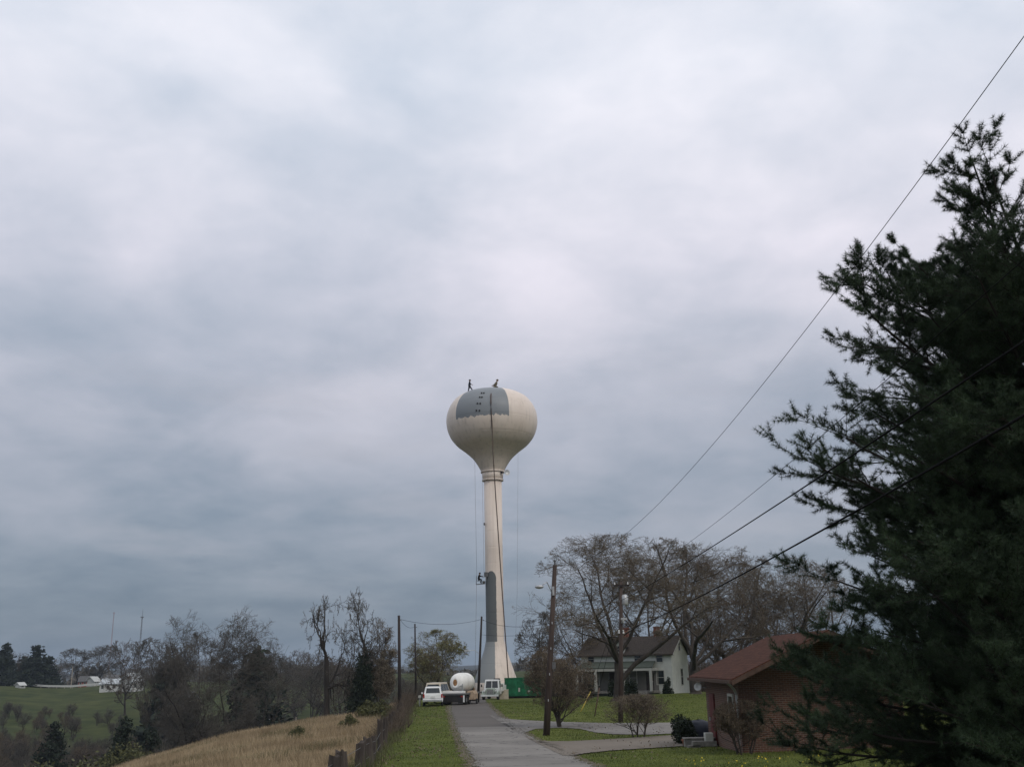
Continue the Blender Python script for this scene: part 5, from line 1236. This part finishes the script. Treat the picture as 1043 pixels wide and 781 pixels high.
small_house(292, 232, 7.5, 8, 'small red shed with a pale roof at the edge of the green meadow', 'far_red', 'metal_roof', R(0), 2.4, 'shed', 0, 'red_shed', .4)
# white roadside guard rail
e = empty('guard_rail', gs(55, 436), 'long white rail along the distant road above the green meadow', 'guard rail'); fo = np.array(e.location)
pts = [np.array(gs(px, 436)) - fo for px in np.linspace(-15, 118, 34)]
b = MB()
for a_, c2 in zip(pts[:-1], pts[1:]):
    m_ = (a_ + c2) / 2; b.box((m_[0], m_[1], m_[2] + .95), (np.linalg.norm(c2 - a_) + .05, .12, .8), ry=-math.atan2(c2[2] - a_[2], c2[0] - a_[0]))
b.build('rail', M['far_white'], e)
for p_ in pts[::2]: MB().box((p_[0], p_[1] + .12, p_[2] + .4), (.2, .12, 1.1)).build('post', M['far_tan'], e)
def mast(px, Y, top, label, m, r=.5, whip=0):
    g = gs(px, Y); hh = topz(px, top, Y) - g[2]; e = empty('radio_mast', g, label, 'radio mast'); b = MB()
    for k in range(3):
        a_ = 2.09 * k; b.cyl((r * math.cos(a_), r * math.sin(a_), -1), (r * .7 * math.cos(a_), r * .7 * math.sin(a_), hh * (1 - whip)), .09, .07, 5)
    nz = int(hh / 2.5)
    for k in range(nz):
        z0_, z1_ = hh * (1 - whip) * k / nz, hh * (1 - whip) * (k + 1) / nz
        for q in range(3):
            a_, c3 = 2.09 * q, 2.09 * (q + 1); b.cyl((r * math.cos(a_), r * math.sin(a_), z0_), (r * .85 * math.cos(c3), r * .85 * math.sin(c3), z1_), .04, None, 4)
    b.build('lattice', M[m], e)
    if whip: MB().cyl((0, 0, hh * (1 - whip) - 1), (0, 0, hh), .12, .06, 6).build('whip_antenna', M[m], e)
    MB().box((0, 0, hh * (1 - whip)), (r * 3.4, r * 1.5, .5)).build('antenna_head', M[m], e)
mast(139.5, 620, 619.5, 'taller dark radio mast with a whip antenna left of the large tree clump', 'steel', .5, .12)
mast(109, 900, 624, 'thin reddish radio mast left of the taller dark one', 'mast_red', .5)
for k, px in enumerate((72, 300)):
    g = gs(px, 440 if k == 0 else 250); e = empty('utility_pole', g, ['far pale pole left of the matching pair of trees', 'thin pale pole among the hazy trees by the red shed'][k], 'utility pole'); MB().cyl((0, 0, -.5), (0, 0, 9), .2, .14, 6).build('shaft', M['far_tan'], e)

# ------------------------------------------------------------------ big pine
def pine(base, Hh, prof_, label, seed, z_lo=.9, whorl=.43, nb=5, tuft=1.0, rtrunk=.3, lean=(0, 0), only=None):
    rng = np.random.default_rng(seed); st = []
    for z in np.concatenate([np.arange(z_lo - .6, 3.6, whorl * .5), np.arange(3.6, 4.2, whorl), np.arange(4.2, Hh - .2, whorl)]):
        Rz = np.interp(z, prof_[:, 0], prof_[:, 1]); off = rng.uniform(0, 6.28)
        for k in range(nb):
            az = off + 6.28 * k / nb + rng.normal(0, .2); L0 = Rz * rng.choice([rng.uniform(.55, .8), rng.uniform(.85, 1.12)], p=[.35, .65])
            zz = z + rng.normal(0, .1); el = np.interp(zz / Hh, [0, .3, .7, 1], [-.08, .12, .35, .9]) + rng.normal(0, .08)
            st.append((lean[0] * zz, lean[1] * zz, zz, math.cos(az) * math.cos(el), math.sin(az) * math.cos(el), math.sin(el), L0 * 1.05, .018 + .011 * L0))
    for z_, az_, L0 in ((4.8, 3.10, 4.75), (5.0, 3.2, 4.5), (4.6, 3.32, 4.4), (5.1, 2.95, 4.4)): st.append((0, 0, z_, math.cos(az_) * .99, math.sin(az_) * .99, .13, L0, .07))
    st = np.array(st)
    spec = [dict(S=10, w=.055, up=.025, upgrow=True, tap=.25, K=19, T=1, ta=(0, 20), a=(36, 60), s0=.12, ratio=.36, fall=.42, rr=.5, flat=.35),
            dict(S=5, w=.09, up=.05, tap=.4, K=6, T=2, ta=(5, 30), a=(35, 60), s0=.2, ratio=.46, fall=.2, rr=.6, flat=.6),
            dict(S=3, w=.12, up=.08, tap=.6)]
    o = levels(rng, (st[:, :3], st[:, 3:6], st[:, 6], st[:, 7]), spec)
    L1 = o[1]; L2 = o[2]
    br = MB()
    for i, q in enumerate(o): br.segs(q['P0'], q['P1'], np.maximum(q['R0'], .005), np.maximum(q['R1'], .004), (6, 4, 3)[i])
    P0 = np.concatenate([L2['P0'], L2['P1'], L1['P1'], (L2['P0'] + L2['P1']) / 2]); D = np.concatenate([L2['D'], L2['D'], L1['D'], L2['D']])
    k = rng.random(len(P0)) < .8 * tuft; P0, D = P0[k], D[k]
    nn = 19; Pn = np.repeat(P0, nn, 0); Dn = np.repeat(D, nn, 0)
    dirn = unit(Dn * .75 + unit(rng.normal(0, 1, Pn.shape)) * .95); ln = rng.uniform(.08, .135, (len(Pn), 1))
    wv = unit(np.cross(dirn, rng.normal(0, 1, Pn.shape))) * .0038
    nd = MB(); Pn = Pn - Dn * .01; nd.tris(Pn - wv, Pn + wv, Pn + dirn * ln)
    tr = MB(); tr.tube([(lean[0] * z, lean[1] * z, z) for z in (-.5, 1, Hh * .4, Hh * .75, Hh)], [rtrunk * 1.1, rtrunk, rtrunk * .75, rtrunk * .35, .03], 14)
    e = empty('pine_tree', base, label, 'tree')
    tr.build('trunk', M['bark_dark'], e, smooth=True); br.build('branches', M['bark_dark'], e); nd.build('needles', M['needles'], e)
    print('pine tufts', len(P0))
gx_, gy_ = 10.6, 19.0; gb = float(gridz(gx_, gy_))
pp = np.array([(0, 4.3), (1.6, 4.35), (2.6, 4.1), (3.4, 3.8), (4.0, 3.65), (4.6, 3.8), (5.2, 3.7), (6, 3.75), (7, 3.85), (8.0, 3.9), (8.6, 3.8), (9.0, 3.3), (9.3, 2.3)])
pine((gx_, gy_, gb), 9.45, pp, 'huge dark green pine filling the right side of the picture', 103, whorl=.31, nb=6)

# ------------------------------------------------------------------ grass
def blades(name, x, y, h, wd, m, label, lean=.35, seed=1, clump=1):
    rng = np.random.default_rng(seed); n = len(x)
    z = gridz(x, y); p = np.stack([x, y, z - .01], 1); a = rng.uniform(0, 6.28, n); wv = np.stack([np.cos(a), np.sin(a), 0 * a], 1) * (wd * rng.uniform(.6, 1.3, n))[:, None]
    hh = h * rng.uniform(.5, 1.25, n); tip = p + np.stack([rng.normal(0, lean, n) * hh, rng.normal(0, lean, n) * hh, hh], 1)
    b = MB(); b.tris(p - wv, p + wv, tip); return kind(tag(b.build(name, m), label, 'grass'), 'stuff')
rg_ = np.random.default_rng(55)
n = 5200; y = rg_.uniform(18, 105, n); sd_ = rg_.choice([-.05, 3.75], n); x = road_l(y) + sd_ + rg_.normal(0, .16, n)
b = MB(); z = gridz(x, y) + .045; leafcards(b, rg_, np.stack([x, y, z], 1), .022); kind(tag(b.build('road_gravel', M['stone']), 'loose grey gravel crumbled along the road edges', 'gravel'), 'stuff')
n = 2600; y = rg_.uniform(22, 100, n); x = road_l(y) - .4 - rg_.random(n) ** .8 * 4.2; x = np.where(rg_.random(n) < .35, road_l(y) + 4 + rg_.random(n) * 8, x)
k = np.sin(x * 1.3 + y * .4) + np.sin(y * .33) > -.1; x, y = x[k], y[k]
b = MB(); leafcards(b, rg_, np.stack([x, y, gridz(x, y) + .07], 1), .05); kind(tag(b.build('fallen_leaves', M['bud_rust']), 'scattered dry brown leaves lying in the grass', 'leaves'), 'stuff')
def on_paved(x, y):
    rl_ = road_l(y); return (x > rl_ + .3 * rg_.random(len(x)) ** 2) & (x < rl_ + 3.75 - .3 * rg_.random(len(x)) ** 2)
dv = [np.array([gp(*p)[:2] for p in q]) for q in (
    [(480, 735), (515, 732), (540, 733.8), (620, 736.5), (715, 736), (715, 746), (660, 748.3), (625, 748), (606, 746), (592, 742.5), (570, 741.2), (545, 742.5), (534, 747.5), (480, 746)],
    [(500, 750), (533, 751), (548, 755.2), (640, 752), (700, 748), (765, 747), (765, 758), (700, 760), (660, 762.5), (620, 765), (595, 767.8), (587, 772), (540, 772)])]
def inpoly(x, y, P_):
    c = np.zeros(len(x), bool); j = len(P_) - 1
    for i in range(len(P_)):
        xi, yi = P_[i]; xj, yj = P_[j]; k = ((yi > y) != (yj > y)) & (x < (xj - xi) * (y - yi) / (yj - yi + 1e-12) + xi); c ^= k; j = i
    return c
n = 260000; y = 18 + (rg_.random(n) ** 1.7) * 92; x = fence_x(y) + rg_.random(n) * (y * .62 + 6)
k = ~on_paved(x, y) & ~inpoly(x, y, dv[0]) & ~inpoly(x, y, dv[1]) & ~((x > gxl - .05) & (x < gxl + gw) & (y > gy0) & (y < gy1)) & (x > fence_x(y) + .5)
x, y = x[k], y[k]; blades('lawn_grass', x, y, np.interp(y, [15, 60, 110], [.055, .075, .10]), np.interp(y, [15, 60, 110], [.008, .02, .035]), M['blade'], 'short green grass of the verge and lawns', .5, 2)
n = 240000; y = 20 + (rg_.random(n) ** 1.3) * 112; uu = rg_.random(n) ** .9 * 34 - .3; x = fence_x(y) - uu
dens = np.sin(x * .9 + 2 * np.sin(y * .31)) + np.sin(y * .53 + x * .27); k = (rg_.random(n) < .62 + .25 * dens); x, y = x[k], y[k]
blades('dry_field_grass', x, y, .48 + .12 * np.sin(x * .7) * np.sin(y * .23), np.interp(y, [20, 130], [.010, .03]), M['dry'], 'tall straw-coloured dry grass covering the sloping field', .3, 3)
n = 26000; y = rg_.uniform(20, 108, n); x = fence_x(y) + rg_.normal(0, .5, n) - .1; k = (y > 55) | (rg_.random(n) < .35); x, y = x[k], y[k]
blades('fence_row_weeds', x, y, np.interp(np.sin(y * .9) + np.sin(y * .37), [-2, 2], [.2, .7]), .018, M['olive'], 'tangled green and brown weeds growing along the old fence', .45, 4)
n = 60000; y = 22 + rg_.random(n) * 85; x = fence_x(y) - rg_.random(n) * 24; k = (np.sin(x * .6 + 1.3 * np.sin(y * .23)) * np.sin(y * .19 + x * .13) > .35); x, y = x[k], y[k]
blades('field_weeds', x, y, .42, .014, M['olive'], 'greenish weeds growing in patches through the dry grass', .35, 5)
def fence_brush():
    rng = np.random.default_rng(44); b = MB(); n = 340; y = rng.uniform(60, 112, n); x = fence_x(y) + rng.normal(0, .4, n); z = gridz(x, y); p0 = np.stack([x, y, z], 1); h = rng.uniform(.5, 1.5, n) * np.interp(y, [40, 80, 110], [.7, 1.0, 1.5])
    for j in range(12):
        p1 = p0 + np.stack([rng.normal(0, .3, n) * h, rng.normal(0, .3, n) * h, h * rng.uniform(.4, 1, n)], 1); r = np.full(n, .016); b.segs(p0, p1, r, r * .4, 3)
        t = rng.uniform(.3, 1, (n, 1)); s = p0 * (1 - t) + p1 * t; b.segs(s, s + rng.normal(0, .22, (n, 3)), r * .6, r * .3, 3)
    kind(tag(b.build('fence_row_brush', M['twig_red']), 'thin bare brown brush growing through the old fence', 'brush'), 'stuff')
fence_brush()
gb1 = bush_mesh(95, 1.3, 2.2, 2200, .07, 'olive', 9)
for k, (px, Y, s, lab) in enumerate([(356, 88, 1.0, 'green-brown bush in the dry field near the top of the fence'), (303, 82, .8, 'small green bush standing alone in the dry field'), (398, 92, 1.1, 'tall weedy bush by the bare utility pole'), (374, 102, 1.5, 'olive brown bush at the top of the dry field'), (390, 100, 1.5, 'olive brown bush between the thicket and the bare utility pole'), (296, 31, .9, 'arching green bramble at the bottom edge of the dry field')]):
    place_bush('field_bush', gb1, gs(px, Y), lab, None, k, (s, s, s))
n = 46; x = rg_.uniform(5.2, 10, n); y = rg_.uniform(29, 36, n); b = MB()
z = gridz(x, y); P3 = np.stack([x, y, z + .09], 1); leafcards(b, rg_, P3, .028, 2, .01); kind(tag(b.build('dandelions', M['dandelion']), 'scattered yellow dandelions in the lawn before the garage', 'flowers'), 'stuff')

# ------------------------------------------------------------------ air
hb = MB(); hb.box((0, 2150, 20), (9800, 5300, 110)); hz_ = hb.build('haze', None)
hm = bpy.data.materials.new('haze_air'); hm.use_nodes = True; nt = hm.node_tree; nt.nodes.clear()
ou = N(nt, 'ShaderNodeOutputMaterial'); pv = N(nt, 'ShaderNodeVolumePrincipled'); pv.inputs['Color'].default_value = (.72, .85, 1.0, 1); pv.inputs['Density'].default_value = HAZE; pv.inputs['Anisotropy'].default_value = .2
nt.links.new(pv.outputs[0], ou.inputs['Volume']); hz_.data.materials.append(hm); kind(hz_, 'stuff'); tag(hz_, 'thin bluish haze in the air between the viewer and the far hills', 'haze')
